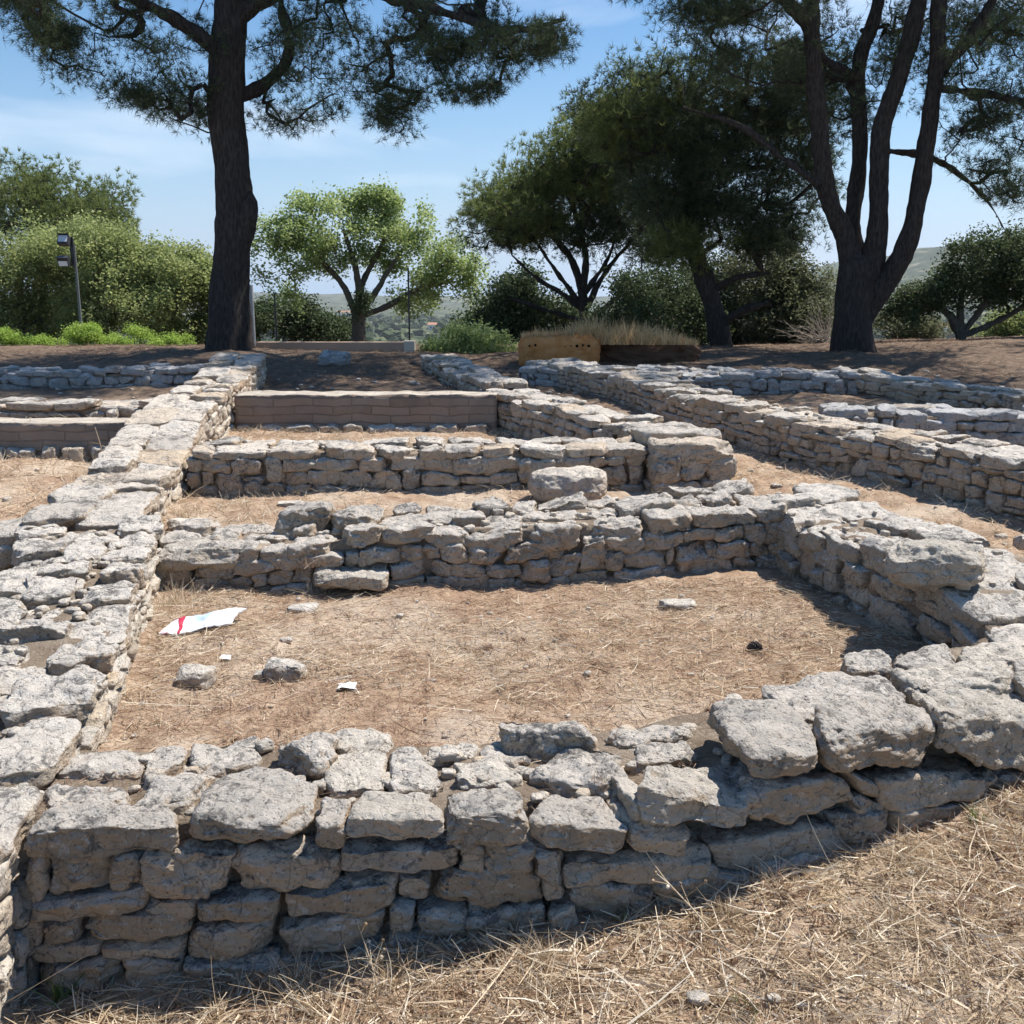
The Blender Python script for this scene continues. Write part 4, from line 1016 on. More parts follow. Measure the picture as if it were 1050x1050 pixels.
# straw and dust litter lodged between the capstones of the near wall
rs = np.random.RandomState(61); n_ = 3800; x = rs.uniform(-1.15, 1.5, n_); y = front_y(x)+rs.uniform(.04, .46, n_); kk = fbm(np.stack([x, y, x*0], -1)*5, 3, 3) > .0; x, y = x[kk], y[kk]
P = np.stack([x, y, np.interp(x, [.2, .75], [.385, .42])+rs.uniform(-.01, .01, len(x))], -1)
V, F = blades(P, dirs(len(x), 0, 14, rs), rs.uniform(.015, .06, len(x)), rs.uniform(.001, .0025, len(x)), rs.normal(size=(len(x), 3))*.1, 3)
o = mesh_obj('dead_grass_litter', V, F, STRAW_RED); tag(o, 'dead grass lodged between the capstones of the nearest wall', 'straw', kind='stuff')

def tuft(label, u, v, n_, h, spread, mat_, seed, cat='grass tuft', name='grass_tuft', P=None, grp='dry grass tufts', lean=(35, 88), wd=(.0015, .003)):
    P0 = on_ground(u, v) if P is None else np.asarray(P, float); rs = np.random.RandomState(seed)
    D = dirs(n_, *lean, rs); b0 = P0+np.stack([rs.normal(0, spread, n_), rs.normal(0, spread, n_), np.full(n_, -.005)], -1)
    V, F = blades(b0, D, rs.uniform(.4, 1, n_)*h, rs.uniform(*wd, n_), np.concatenate([rs.normal(0, .25, (n_, 2)), -rs.uniform(0, .35, (n_, 1))], 1), seed, 3)
    o = mesh_obj(name, V, F, mat_, None, P0); tag(o, label, cat, grp); return o
tuft('orange dry tuft standing alone in the straw below the right of the nearest wall', 920, 945, 110, .085, .02, STRAW, 70)
tuft('upright dry tuft against the foot of the nearest wall, right of centre', 930, 880, 90, .10, .022, STRAW, 71)
tuft('dense dry tuft of brown stalks before the wall, right of the seeded stalk', 785, 915, 70, .10, .02, STRAW_RED, 72)
tuft('tuft of bleached grass beneath the centre of the nearest wall', 560, 985, 120, .09, .03, STRAW, 73)
tuft('loose dry tuft at the shaded foot of the nearest wall, left of centre', 300, 1010, 100, .12, .04, STRAW, 74)
tuft('wide dry tuft at the foot of the nearest wall near the left', 400, 1000, 100, .12, .035, STRAW, 75)
tuft('short dry tuft in the bottom right corner', 1000, 990, 100, .07, .03, STRAW, 76)
tuft('dry weeds in the back left corner of the first room, behind the litter', 185, 620, 160, .16, .06, STRAW, 77)
tuft('dry weeds under the slanting block of the cross wall', 330, 605, 100, .12, .035, STRAW, 78)
tuft('dry weeds growing from the gap in the cross wall beside the pitted block', 0, 0, 90, .10, .04, STRAW_RED, 79, P=(-.86, 4.42, .42))
tuft('reddish dead weed growing between two capstones of the nearest wall', 0, 0, 30, .10, .008, STRAW_RED, 80, P=tuple(atz(615, 812, .40)), lean=(55, 85))
tuft('dry tuft beside the foot of the left wall behind the cross wall', 190, 528, 110, .14, .05, STRAW, 81)
tuft('dry clump at the foot of the mortared wall at the left edge', 100, 490, 130, .14, .06, STRAW, 82)
tuft('dry clump in the shaded corner below the big corner block', 985, 645, 80, .10, .05, STRAW, 83, P=(2.2, 3.9, .40))
GG = 'small green weeds'
tuft('green weed against the right end of the nearest wall', 1000, 842, 40, .07, .008, GREEN_PLANT, 90, 'weed', 'green_weed', grp=GG, wd=(.003, .006))
tuft('green weed at the bottom left beside the left wall', 60, 1028, 26, .10, .008, GREEN_PLANT, 91, 'weed', 'green_weed', grp=GG, lean=(50, 88), wd=(.003, .006))
tuft('yellow-green tuft in the straw near the bottom edge', 765, 1035, 60, .045, .018, GREEN_PLANT, 92, 'weed', 'green_weed', grp=GG)
tuft('tiny green sprig at the shaded foot of the nearest wall, right of centre', 640, 945, 20, .05, .01, GREEN_PLANT, 93, 'weed', 'green_weed', grp=GG, wd=(.002, .004))
# hay on the clay wall
rs = np.random.RandomState(95); n_ = 5200
x = rs.uniform(.12, 2.15, n_); y = rs.uniform(11.9, 12.6, n_)
hgt = np.interp(x, [.1, .6, 1.1, 1.7, 2.2], [.06, .15, .27, .20, .06])*(1+.6*fbm(np.stack([x, y, x*0], -1)*5, 3, 2))
P = np.stack([x, y, np.where(x < 1.02, gb+.27, gb+.21)+0*x], -1)
V, F = blades(P, dirs(n_, 45, 89, rs), hgt*rs.uniform(.45, 1.0, n_), rs.uniform(.004, .009, n_), rs.normal(size=(n_, 3))*.15, 5, 2)
o = mesh_obj('hay', V, F, straw_mat('golden_hay', (.40,.24,.11), (.62,.42,.20), (.74,.53,.28), (.80,.62,.38))); tag(o, 'golden dry grass covering the clay wall', 'dry grass', kind='stuff')
# dry stalks in front of the mortared wall at the left
def stalk(label, pts, r, grp='bare dry stalks', heads=True, name='dry_stalk'):
    pts = np.asarray(pts, float); p, rr_ = smooth_path(pts, np.linspace(r, r*.5, len(pts)), .02)
    mb = MB(); v_, f_ = tube(p, rr_, 5); mb.add(v_, f_)
    rs = random.Random(int(abs(pts[0][0])*1000))
    for q in range(5):
        k_ = rs.randrange(len(p)//3, len(p)-1); d = np.array([rs.uniform(-1, 1), rs.uniform(-1, 1), rs.uniform(.2, 1)])*.05
        v_, f_ = tube([p[k_], p[k_]+d*.6, p[k_]+d], [r*.5, r*.4, r*.3], 4); mb.add(v_, f_)
        if heads:
            v_, f_ = tube([p[k_]+d, p[k_]+d*1.08, p[k_]+d*1.16], [.001, .005, .001], 6); mb.add(v_, f_)
    o = mb.build(name, STRAW, None, pts[0]); tag(o, label, 'dry stalk', grp)
A = on_ground(108, 476); stalk('tall forked dry stalk leaning left before the mortared wall at the left', [A, A+[-.02, 0, .12], A+[-.05, 0, .26]], .005, heads=False)
A = on_ground(112, 478); stalk('shorter dry stalk right of the forked one at the mortared wall', [A, A+[.01, 0, .08], A+[.02, 0, .15]], .005, heads=False)
A = on_ground(745, 975); stalk('long bleached stalk with round seed heads leaning left against the nearest wall', [A, A+[-.06, .05, .06], A+[-.13, .10, .12], A+[-.17, .13, .17]], .0025)
A = on_ground(390, 1020); stalk('thin dry stalk leaning against the nearest wall left of centre', [A, A+[-.03, .05, .06], A+[-.06, .08, .13]], .002)
# ---------------------------------------------------------------- trees
def segtubes(P0, P1, R0, R1, sides=5):
    d = P1-P0; l = np.linalg.norm(d, axis=1, keepdims=True)+1e-9; d = d/l
    ref = np.where(np.abs(d[:, 2:3]) < .8, np.array([[0, 0, 1.0]]), np.array([[1.0, 0, 0]]))
    a = np.cross(d, ref); a /= np.linalg.norm(a, axis=1, keepdims=True); b_ = np.cross(d, a)
    th = np.linspace(0, 2*math.pi, sides, endpoint=False)
    ring = a[:, None]*np.cos(th)[None, :, None]+b_[:, None]*np.sin(th)[None, :, None]
    V = np.concatenate([P0[:, None]+ring*R0[:, None, None], P1[:, None]+ring*R1[:, None, None]], 1)
    j = np.arange(sides); j2 = (j+1) % sides
    f0 = np.stack([j, j2, sides+j2, sides+j], -1)
    F = (f0[None]+np.arange(len(P0))[:, None, None]*2*sides).reshape(-1, 4)
    return V.reshape(-1, 3), F
def tree(name, label, cat, base, trunks, blobs, leafmat, barkmat, seed, kind='pine', tufts=18, needles=12, nl=.09, nw=.005,
         rsp=.28, flat=.5, grp=None, sides=14, twig=.008, trough=.02, limb_r=.30, droop=0.0, leafmat2=None, gap=-.18, gapf=1.5, trs_=1.0, lump_=.38):
    rs = np.random.RandomState(seed); base = np.asarray(base, float)
    root = thing(name, label, cat, base, grp)
    nodes = []; par = []; nr = []; istrunk = []
    mb = MB()
    for pts, rad in trunks:
        rad = [r_*trs_ for r_ in rad]
        p, r = smooth_path(pts, rad, .08)
        v_, f_ = tube(p, r, sides, trough, seed, ridg=trough*.8); mb.add(v_, f_)
        idx0 = None
        for q in range(0, len(p), 2):
            nodes.append(p[q]); par.append(-1); nr.append(r[q]); istrunk.append(True)
    # foliage cluster centres
    C = []; CR = []; CM = []
    for bl in blobs:
        c, rad, n_ = bl[:3]; cr_ = bl[3] if len(bl) > 3 else rsp; lm = bl[4] if len(bl) > 4 else 0
        d = rs.normal(size=(n_, 3)); d /= np.linalg.norm(d, axis=1, keepdims=True)
        rr_ = rs.uniform(0, 1, n_)**.42
        cc = np.array(c)+d*rr_[:, None]*np.array(rad); nv = np.stack([fbm(cc*.9, seed+5*i_+900, 2) for i_ in range(3)], -1); cc = cc+nv*np.array(rad)*lump_; fr = gapf/max(rad[0], .3)**.5
        cc = cc[fbm(cc*fr, seed+n_, 2) > gap]; n_ = len(cc)
        C.append(cc); CR += [cr_]*n_; CM += [lm]*n_
    C = np.vstack(C); CR = np.array(CR); CM = np.array(CM)
    N = np.array(nodes) if nodes else np.array([base]); par = par or [-1]; nr = nr or [.05]; istrunk = istrunk or [True]
    N = list(N)
    d0 = np.array([np.min(np.linalg.norm(np.array(N)-c, axis=1)) for c in C])
    cnt = {}
    cl_node = []
    arr = np.array(N)
    for ci in np.argsort(d0):
        c = C[ci]
        dd = np.linalg.norm(arr-c, axis=1)
        pen = dd + np.maximum(0, (arr[:, 2]-c[2]))*.5 + np.where(np.array(istrunk), 0.15, 0)
        k_ = int(np.argmin(pen)); s = arr[k_]; D = c-s; L_ = np.linalg.norm(D)
        steps = max(2, int(L_/.28)); prev = k_; new = []
        sag = rs.normal(size=3)*L_*.07; up = np.array([0, 0, L_*.10*(1 if kind != 'pine' else .6)])
        for q in range(1, steps+1):
            t = q/steps; p = s+D*t+(sag-up*(1))*math.sin(math.pi*t)+(rs.normal(size=3)*.025*L_/steps*3 if q < steps else 0)
            new.append(p); par.append(prev); istrunk.append(False); nr.append(0); prev = len(arr)+len(new)-1
        arr = np.vstack([arr, new]); cl_node.append(prev)
    count = np.zeros(len(arr))
    for k_ in cl_node: count[k_] += 1
    for k_ in range(len(arr)-1, -1, -1):
        if par[k_] >= 0: count[par[k_]] += count[k_]
    ids = [k_ for k_ in range(len(arr)) if par[k_] >= 0]
    if ids:
        rr_ = twig*np.maximum(count, 1)**limb_r*1.0
        rr_ = twig*np.maximum(count, 1)**.5
        tr = np.array([nr[p] if istrunk[p] else 9 for p in par])
        ids = np.array(ids); pa = np.array(par)[ids]
        r1 = np.minimum(rr_[ids], .12); r0 = np.minimum(np.minimum(rr_[pa], .12), np.where(np.array(istrunk)[pa], np.minimum(r1*1.15, np.array(nr)[pa]*.7), 9))
        v_, f_ = segtubes(arr[pa], arr[ids], r0, r1, 6); mb.add(v_, f_)
    mb.build('trunk', barkmat, root)
    # foliage
    for lm, lmat in ((0, leafmat), (1, leafmat2 or leafmat)):
        sel = CM == lm
        if not sel.any(): continue
        Cc = C[sel]; Rc = CR[sel]; nC = len(Cc)
        off = rs.normal(size=(nC, tufts, 3)); off /= np.linalg.norm(off, axis=-1, keepdims=True); off *= rs.uniform(0.15, 1, (nC, tufts, 1))**.5
        off[..., 2] *= flat
        T = (Cc[:, None]+off*Rc[:, None, None]*rs.uniform(.7, 1.3, (nC, 1, 1))); T[..., 2] -= droop*rs.uniform(0, 1, (nC, tufts))
        T = T.reshape(-1, 3); outd = off.reshape(-1, 3)
        outd = outd/(np.linalg.norm(outd, axis=-1, keepdims=True)+1e-9)
        nt_ = len(T); m_ = needles
        dd = rs.normal(size=(nt_, m_, 3)); dd /= np.linalg.norm(dd, axis=-1, keepdims=True)
        dd = dd+outd[:, None]*.9+np.array([0, 0, .35]); dd /= np.linalg.norm(dd, axis=-1, keepdims=True)
        if kind == 'pine':
            st = T[:, None]+dd*.01
            Ln = rs.uniform(.6, 1.1, (nt_, m_))*nl
            side = np.cross(dd, rs.normal(size=dd.shape)); side /= np.linalg.norm(side, axis=-1, keepdims=True)
            a = st-side*nw*.5; c = st+side*nw*.5; e = st+dd*Ln[..., None]
            V = np.stack([a, c, e], 2).reshape(-1, 3); F = np.arange(len(V)).reshape(-1, 3)
        else:
            st = T[:, None]+rs.normal(size=(nt_, m_, 3))*nl*1.1
            # flat leaves, more or less level, pointing outwards
            nrm = rs.normal(size=dd.shape)*.8+np.array([0, 0, 1.0]); nrm /= np.linalg.norm(nrm, axis=-1, keepdims=True)
            ax = np.cross(nrm, rs.normal(size=dd.shape)); ax /= np.linalg.norm(ax, axis=-1, keepdims=True); bx2 = np.cross(nrm, ax)
            Ln = (rs.uniform(.6, 1.2, (nt_, m_))*nl)[..., None]; wv = nw
            V = np.stack([st-ax*Ln*.5, st+bx2*Ln*wv, st+ax*Ln*.5, st-bx2*Ln*wv], 2).reshape(-1, 3); F = np.arange(len(V)).reshape(-1, 4)
        mesh_obj('crown', V, F, lmat, root, smooth_=False)
    return root
def pw(u, v, Y): return aty(u, v, Y)
def blob(u, v, Y, ru, rv, n_, ry=None, **k):
    c = pw(u, v, Y); s = Y/1050/CP*1.0
    return (c, (ru*s, ry if ry else ru*s*.8, rv*s), n_, *k.values())

# big pine at the left
Y1 = 12.9
tr = [([pw(237,372,Y1), pw(236,350,Y1), pw(235,310,Y1), pw(238,260,Y1), pw(241,215,Y1), pw(238,170,Y1), pw(232,120,Y1), pw(233,60,Y1), pw(237,0,Y1), pw(240,-90,Y1), pw(236,-190,Y1), pw(242,-330,Y1)],
       [.40,.315,.275,.25,.27,.235,.25,.235,.20,.17,.12,.05]),
      ([pw(240,262,Y1), pw(248,240,Y1-.05), pw(253,220,Y1-.1), pw(256,205,Y1-.1), pw(257,196,Y1-.1)], [.16,.17,.15,.10,.02]),
      ([pw(236,100,Y1), pw(262,92,Y1+.2), pw(288,72,Y1+.3), pw(297,40,Y1+.3), pw(288,0,Y1+.3), pw(300,-60,Y1+.2)], [.12,.075,.07,.06,.05,.03]),
      ([pw(236,60,Y1), pw(180,20,Y1-.4), pw(110,-10,Y1-.8), pw(20,-20,Y1-1.2)], [.10,.075,.055,.03]),
      ([pw(238,20,Y1), pw(320,-20,Y1-.3), pw(430,5,Y1-.5), pw(520,30,Y1-.6), pw(580,20,Y1-.6)], [.10,.08,.06,.04,.02]),
      ([pw(238,-40,Y1), pw(180,-120,Y1+1), pw(90,-170,Y1+1.6)], [.09,.07,.03]),
      ([pw(240,-60,Y1), pw(330,-140,Y1+.6), pw(420,-190,Y1+1)], [.09,.07,.03])]
bl = [blob(90, 15, Y1-.8, 95, 42, 150, 1.1), blob(20, 25, Y1-1.0, 50, 30, 55, .8), blob(60, 55, Y1-.8, 42, 26, 40, .6), blob(175, 60, Y1-.2, 55, 48, 80, .9), blob(185, 105, Y1, 45, 26, 40, .8), blob(145,95,Y1-.2,32,14,22,.5),
      blob(330, 60, Y1, 80, 55, 150, 1.0), blob(380, 100, Y1-.2, 60, 26, 60, .8), blob(300, 105, Y1+.1, 40, 25, 30, .8), blob(460, 45, Y1-.5, 80, 42, 130, .9), blob(540, 25, Y1-.6, 60, 34, 70, .8), blob(395,115,Y1-.3,24,13,16,.4), blob(480,88,Y1-.5,30,14,20,.4),
      blob(150, -70, Y1, 190, 70, 170, 1.8), blob(380, -80, Y1, 190, 75, 170, 1.8), blob(240, -220, Y1, 230, 110, 190, 2.4), blob(250, -330, Y1, 140, 60, 70, 1.6),
      (np.array([-1.0, 12.4, 6.9]), (3.2, 2.2, .7), 480, .42), (np.array([-3.6, 13.2, 7.3]), (3.0, 2.2, .8), 300, .42), (np.array([-1.6, 15.2, 7.6]), (4.6, 2.3, .7), 520, .5), (np.array([1.5, 13.0, 7.2]), (1.8, 1.9, .6), 240, .45)]
tree('pine_tree', 'tall pine with a single thick dark trunk standing left of centre', 'pine tree', (tr[0][0][0][0], Y1, gz(tr[0][0][0][0], Y1)), tr, bl, PINE, BARK, 101, tufts=24, needles=13, nl=.10, nw=.006, rsp=.24, gap=-.04, gapf=2.0, flat=.55, trs_=.84, sides=40, twig=.0055, trough=.022)

# right pine with four stems
Y2 = 13.7
tr = [([pw(875,372,Y2), pw(874,350,Y2), pw(875,310,Y2), pw(880,275,Y2), pw(882,262,Y2)], [.40,.32,.29,.31,.24]),
      ([pw(874,290,Y2), pw(868,245,Y2), pw(850,205,Y2-.1), pw(843,160,Y2-.2), pw(838,110,Y2-.2), pw(833,60,Y2-.3), pw(832,0,Y2-.3), pw(826,-90,Y2-.5), pw(810,-200,Y2-.6)], [.2,.16,.135,.125,.12,.11,.10,.08,.04]),
      ([pw(882,280,Y2+.15), pw(874,235,Y2+.25), pw(880,180,Y2+.3), pw(882,120,Y2+.3), pw(880,70,Y2+.4), pw(898,10,Y2+.4), pw(915,-80,Y2+.5), pw(905,-190,Y2+.5)], [.18,.13,.12,.11,.105,.10,.08,.04]),
      ([pw(892,285,Y2), pw(900,235,Y2-.1), pw(902,180,Y2-.15), pw(905,130,Y2-.15), pw(925,70,Y2-.2), pw(940,10,Y2-.2), pw(955,-80,Y2-.2), pw(965,-190,Y2)], [.2,.15,.14,.135,.13,.125,.10,.05]),
      ([pw(884,335,Y2), pw(900,300,Y2-.05), pw(925,262,Y2-.2), pw(940,215,Y2-.3), pw(948,160,Y2-.3), pw(955,110,Y2-.3), pw(962,60,Y2-.3), pw(962,0,Y2-.3), pw(975,-90,Y2-.3), pw(1000,-200,Y2-.2)], [.12,.19,.15,.13,.12,.115,.11,.10,.07,.03]),
      ([pw(960,70,Y2-.3), pw(985,50,Y2-.4), pw(1010,15,Y2-.5), pw(1035,-30,Y2-.6), pw(1080,-100,Y2-.6)], [.10,.085,.075,.06,.03]),
      ([pw(880,80,Y2+.3), pw(845,60,Y2+.2), pw(815,15,Y2+.1), pw(780,-10,Y2), pw(720,0,Y2)], [.08,.06,.05,.04,.02]),
      ([pw(905,155,Y2), pw(950,160,Y2+.3), pw(985,180,Y2+.4), pw(1015,210,Y2+.4), pw(1035,245,Y2+.4)], [.05,.04,.035,.028,.012]),
      ([pw(840,190,Y2-.2), pw(800,160,Y2-.1), pw(760,130,Y2), pw(700,110,Y2)], [.05,.04,.035,.02]),
      ([pw(962,90,Y2-.3), pw(1000,95,Y2-.6), pw(1050,105,Y2-.9), pw(1110,130,Y2-1)], [.06,.05,.04,.02]),
      ([pw(832,20,Y2-.3), pw(760,-30,Y2-.6), pw(690,-40,Y2-.8)], [.07,.05,.03])]
bl = [blob(750, 25, Y2-.4, 95, 45, 150, 1.1), blob(700, 10, Y2-.6, 60, 26, 60, .8), blob(860, 45, Y2+.5, 90, 60, 110, .9), blob(920, 20, Y2+.6, 90, 50, 90, .9), blob(1020, 40, Y2-.4, 70, 65, 130, 1.2), blob(1045, 110, Y2-.8, 48, 42, 70, .8),
      blob(1020, 145, Y2-.2, 52, 30, 60, .8), blob(1045, 195, Y2-.4, 30, 20, 26, .5), blob(950,85,Y2+.8,50,35,30,.6), blob(870,110,Y2+.9,45,30,24,.6),
      blob(830, -90, Y2, 190, 80, 170, 2.2), blob(1030, -90, Y2, 160, 80, 150, 2.0), blob(900, -220, Y2, 240, 100, 200, 2.6),
      (np.array([3.7, 11.9, 6.9]), (2.6, 1.7, .8), 380, .42), (np.array([6.8, 10.8, 6.6]), (2.9, 2.5, .8), 400, .42), (np.array([8.8, 14.2, 6.6]), (2.8, 2.8, 1.0), 260, .42), (np.array([5.6, 15.6, 7.6]), (4.2, 2.4, .7), 480, .5)]
tree('pine_tree', 'pine whose thick trunk divides into four tall stems, at the right', 'pine tree', (tr[0][0][0][0], Y2, gz(tr[0][0][0][0], Y2)), tr, bl, PINE, BARK, 102, tufts=23, needles=12, nl=.105, nw=.0065, rsp=.25, gap=-.03, gapf=2.0, flat=.55, trs_=.8, sides=34, twig=.0055, trough=.02)

# dense dark pine in the middle, tilted trunk
Y3 = 17.0
tr = [([pw(742,372,Y3), pw(735,330,Y3), pw(724,290,Y3), pw(712,255,Y3), pw(705,215,Y3), pw(700,150,Y3), pw(712,80,Y3)], [.20,.16,.15,.13,.11,.08,.03]),
      ([pw(728,300,Y3), pw(755,285,Y3-.3), pw(790,280,Y3-.4)], [.06,.04,.02]), ([pw(735,335,Y3), pw(762,318,Y3-.3), pw(790,310,Y3-.5)], [.08,.06,.03])]
bl = [blob(700, 120, Y3, 90, 55, 210, 1.3), blob(760, 170, Y3, 80, 50, 190, 1.3), blob(680, 190, Y3, 70, 45, 120, 1.2), blob(745, 235, Y3-.2, 70, 30, 110, 1.1), blob(660, 95, Y3-.3, 45, 28, 60, .8, r=.34, m=1), blob(790, 110, Y3, 55, 55, 110, 1.1),
      blob(640, 130, Y3-.4, 45, 35, 60, .8, r=.34, m=1), blob(700, 255, Y3-.5, 45, 22, 40, .7, r=.34, m=1), blob(800, 245, Y3-.3, 40, 18, 40, .7)]
tree('pine_tree', 'dense dark pine with a leaning trunk, between the clay wall and the four-stemmed pine', 'pine tree', (pw(742,372,Y3)[0], Y3, gz(pw(742,372,Y3)[0], Y3)), tr, bl, PINE, BARK, 103, gap=-.35, gapf=1.3, tufts=30, needles=11, nl=.12, nw=.010, rsp=.36, flat=.6, twig=.008, leafmat2=PINE_LIT)

# round pine with many spreading stems
Y4 = 21.5
b0 = pw(600, 350, Y4)
tr = [([pw(602,362,Y4), pw(600,330,Y4), pw(597,300,Y4), pw(585,265,Y4), pw(560,235,Y4), pw(540,215,Y4)], [.11,.09,.08,.06,.04,.02]),
      ([pw(600,320,Y4), pw(575,300,Y4), pw(550,285,Y4), pw(525,262,Y4)], [.055,.045,.03,.02]), ([pw(598,300,Y4), pw(600,260,Y4), pw(590,220,Y4), pw(585,180,Y4)], [.07,.055,.04,.02]),
      ([pw(602,315,Y4), pw(620,280,Y4), pw(645,250,Y4), pw(670,225,Y4)], [.06,.045,.035,.02]), ([pw(602,330,Y4), pw(640,300,Y4), pw(675,275,Y4)], [.05,.035,.02]), ([pw(598,315,Y4), pw(570,278,Y4), pw(545,240,Y4)], [.05,.035,.02]), ([pw(600,300,Y4), pw(625,262,Y4), pw(632,225,Y4)], [.05,.035,.02]), ([pw(600,330,Y4), pw(560,318,Y4), pw(520,305,Y4)], [.045,.03,.015])]
bl = [blob(545, 190, Y4, 58, 55, 190, 1.5, r=.38, m=1), blob(600, 160, Y4, 55, 55, 170, 1.4, r=.38, m=1), blob(520, 225, Y4, 42, 34, 80, 1.0, r=.36, m=1), blob(640, 190, Y4, 60, 60, 150, 1.3), blob(612, 120, Y4, 26, 26, 40, .7, r=.36, m=1), blob(660, 245, Y4, 45, 30, 60, 1.0), blob(555, 245, Y4, 60, 16, 40, 1.0)]
tree('pine_tree', 'round sunlit pine on many thin spreading stems, behind the clay wall', 'pine tree', (b0[0], Y4, gz(b0[0], Y4)), tr, bl, PINE, BARK, 104, gap=-.3, gapf=1.3, tufts=24, needles=11, nl=.14, nw=.013, rsp=.36, flat=.7, twig=.009, leafmat2=PINE_LIT)

# far pine at the left edge
Y5 = 38
bl = [blob(40, 215, Y5, 70, 42, 130, 2.0, r=.7), blob(100, 230, Y5, 35, 30, 50, 1.5, r=.6), blob(-30, 220, Y5, 60, 40, 80, 2, r=.7)]
tree('pine_tree', 'dark rounded pine crown rising behind the pale trees at the left edge', 'pine tree', (pw(40,345,Y5)[0], Y5, gz(pw(40,345,Y5)[0], Y5)), [([np.array([pw(40,345,Y5)[0], Y5, gz(pw(40,345,Y5)[0], Y5)-.2]), pw(42,300,Y5), pw(40,230,Y5)], [.3,.22,.1])], bl, PINE_LIT, BARK, 105, tufts=34, needles=11, nl=.22, nw=.026, rsp=.7, flat=.7, twig=.015)

# pale broad-leaved trees at the left
def broad(label, u, Yb, stems, bl, leaf, seed, nl=.085, tufts=20, needles=11, vb=352, rad=.12, name='broadleaf_tree', cat='tree', r=.36, leafmat2=None, twig=.006, flat=.7, grp=None, nw=.32, gap=-.18, gapf=1.5):
    x = pw(u, vb, Yb)[0]; z = gz(x, Yb); base = np.array([x, Yb, z])
    trs = []
    for k_, s_ in enumerate(stems):
        pts = [base+[0, 0, -.1] if k_ == 0 else trs[0][0][min(1, len(trs[0][0])-1)]]+[pw(a, c, Yb+d) for a, c, d in s_]
        trs.append((pts, list(np.linspace(rad if k_ == 0 else rad*.6, rad*.2, len(pts)))))
    return tree(name, label, cat, base, trs, bl, leaf, BARK_GREY, seed, kind='leaf', tufts=tufts, needles=needles, nl=nl, nw=nw, rsp=r, flat=flat, twig=twig, leafmat2=leafmat2, grp=grp, sides=10, gap=gap, gapf=gapf)
broad('yellow-green tree at the left edge behind the bright shrubs', 20, 27, [[(22,320,0),(18,280,0),(10,250,0)], [(40,300,0),(60,270,0)], [(0,300,0),(-15,270,0)]],
      [blob(10, 275, 27, 62, 38, 120, 1.4), blob(45, 262, 27, 45, 30, 70, 1.2), blob(0, 320, 27, 55, 26, 60, 1.3), blob(50,318,27.5,45,26,50,1.2)], OLIVE, 111)
broad('tallest of the yellow-green trees, behind the floodlight mast', 105, 26, [[(105,320,0),(100,285,0),(95,250,0)], [(125,295,0),(140,265,0)], [(85,300,0),(70,270,0)]],
      [blob(95, 258, 26, 55, 36, 130, 1.4), blob(130, 285, 26, 50, 36, 100, 1.4), blob(85, 300, 26, 50, 36, 90, 1.3), blob(110, 330, 26.5, 60, 18, 60, 1.2)], OLIVE, 112)
broad('yellow-green tree just left of the big pine trunk', 180, 25, [[(180,325,0),(182,295,0),(180,270,0)], [(195,305,0),(210,285,0)], [(165,305,0),(150,280,0)]],
      [blob(180, 282, 25, 50, 28, 120, 1.3), blob(165, 312, 25, 52, 30, 90, 1.3), blob(215, 305, 25, 30, 34, 60, 1.0), blob(185, 336, 25, 50, 14, 50, 1.0)], OLIVE, 113)
# lime tree behind the retaining wall
broad('round pale green tree with forked grey stems behind the retaining wall', 366, 27, [[(366,325,0),(368,298,0),(362,265,0),(352,235,0)], [(385,300,0),(400,275,0),(420,245,0)], [(372,290,.3),(392,250,.4),(395,220,.4)], [(350,290,.1),(325,265,.2),(300,250,.2)], [(395,315,-.1),(425,298,-.2),(455,290,-.3)]],
      [blob(350, 225, 27, 62, 26, 100, 1.3), blob(310, 245, 27, 45, 28, 60, 1.1), blob(405, 235, 27, 55, 30, 80, 1.2), blob(445, 262, 27, 36, 26, 50, 1.0), blob(300, 275, 27, 38, 14, 26, .9), blob(460, 290, 27, 30, 24, 40, .8), blob(300, 300, 27.5, 26, 14, 20, .8), blob(430, 310, 27.5, 34, 14, 24, .8), blob(370, 262, 27.5, 60, 18, 30, 1.2), blob(275,232,27,16,12,14,.5), blob(380,202,27,24,8,18,.6)], LIME, 114, nl=.085, tufts=15, rad=.15, r=.30, nw=.36, gap=.0, gapf=2.2)
broad('dark ivy-clad stump beside the pale green tree stems', 371, 26, [[(371,325,0),(370,300,0)]], [blob(370, 322, 26, 9, 20, 26, .25, r=.14)], DARKLEAF, 115, nl=.07, tufts=16, name='ivy_clad_trunk', cat='tree')
broad('dark bush between the big pine trunk and the pale green tree', 300, 30, [[(300,330,0),(298,310,0)]], [blob(295, 325, 30, 36, 22, 80, 1.2), blob(335, 332, 30, 26, 18, 50, 1.0), blob(268,330,30,20,20,30,.8)], DARKLEAF, 116, nl=.10, name='bush', cat='bush')
broad('dark bush left of the clay wall, behind the pale green shrub', 510, 23, [[(510,340,0),(505,315,0)], [(530,330,0)]], [blob(515, 320, 23, 38, 36, 130, 1.0), blob(560, 330, 23, 46, 26, 110, 1.0), blob(492, 345, 23, 24, 14, 30, .8)], DARKLEAF, 117, nl=.085, name='bush', cat='bush')
broad('pale green spreading shrub before the retaining wall end', 475, 13.9, [[(472,358,0),(465,345,0)], [(490,352,0),(505,348,0)], [(455,355,0)]],
      [blob(470, 345, 13.9, 36, 10, 45, .5, r=.14), blob(492, 357, 13.9, 32, 9, 36, .5, r=.14), blob(448, 358, 13.9, 20, 9, 20, .4, r=.12)], LIME, 118, nl=.042, tufts=16, vb=368, rad=.03, name='bush', cat='bush', twig=.003)
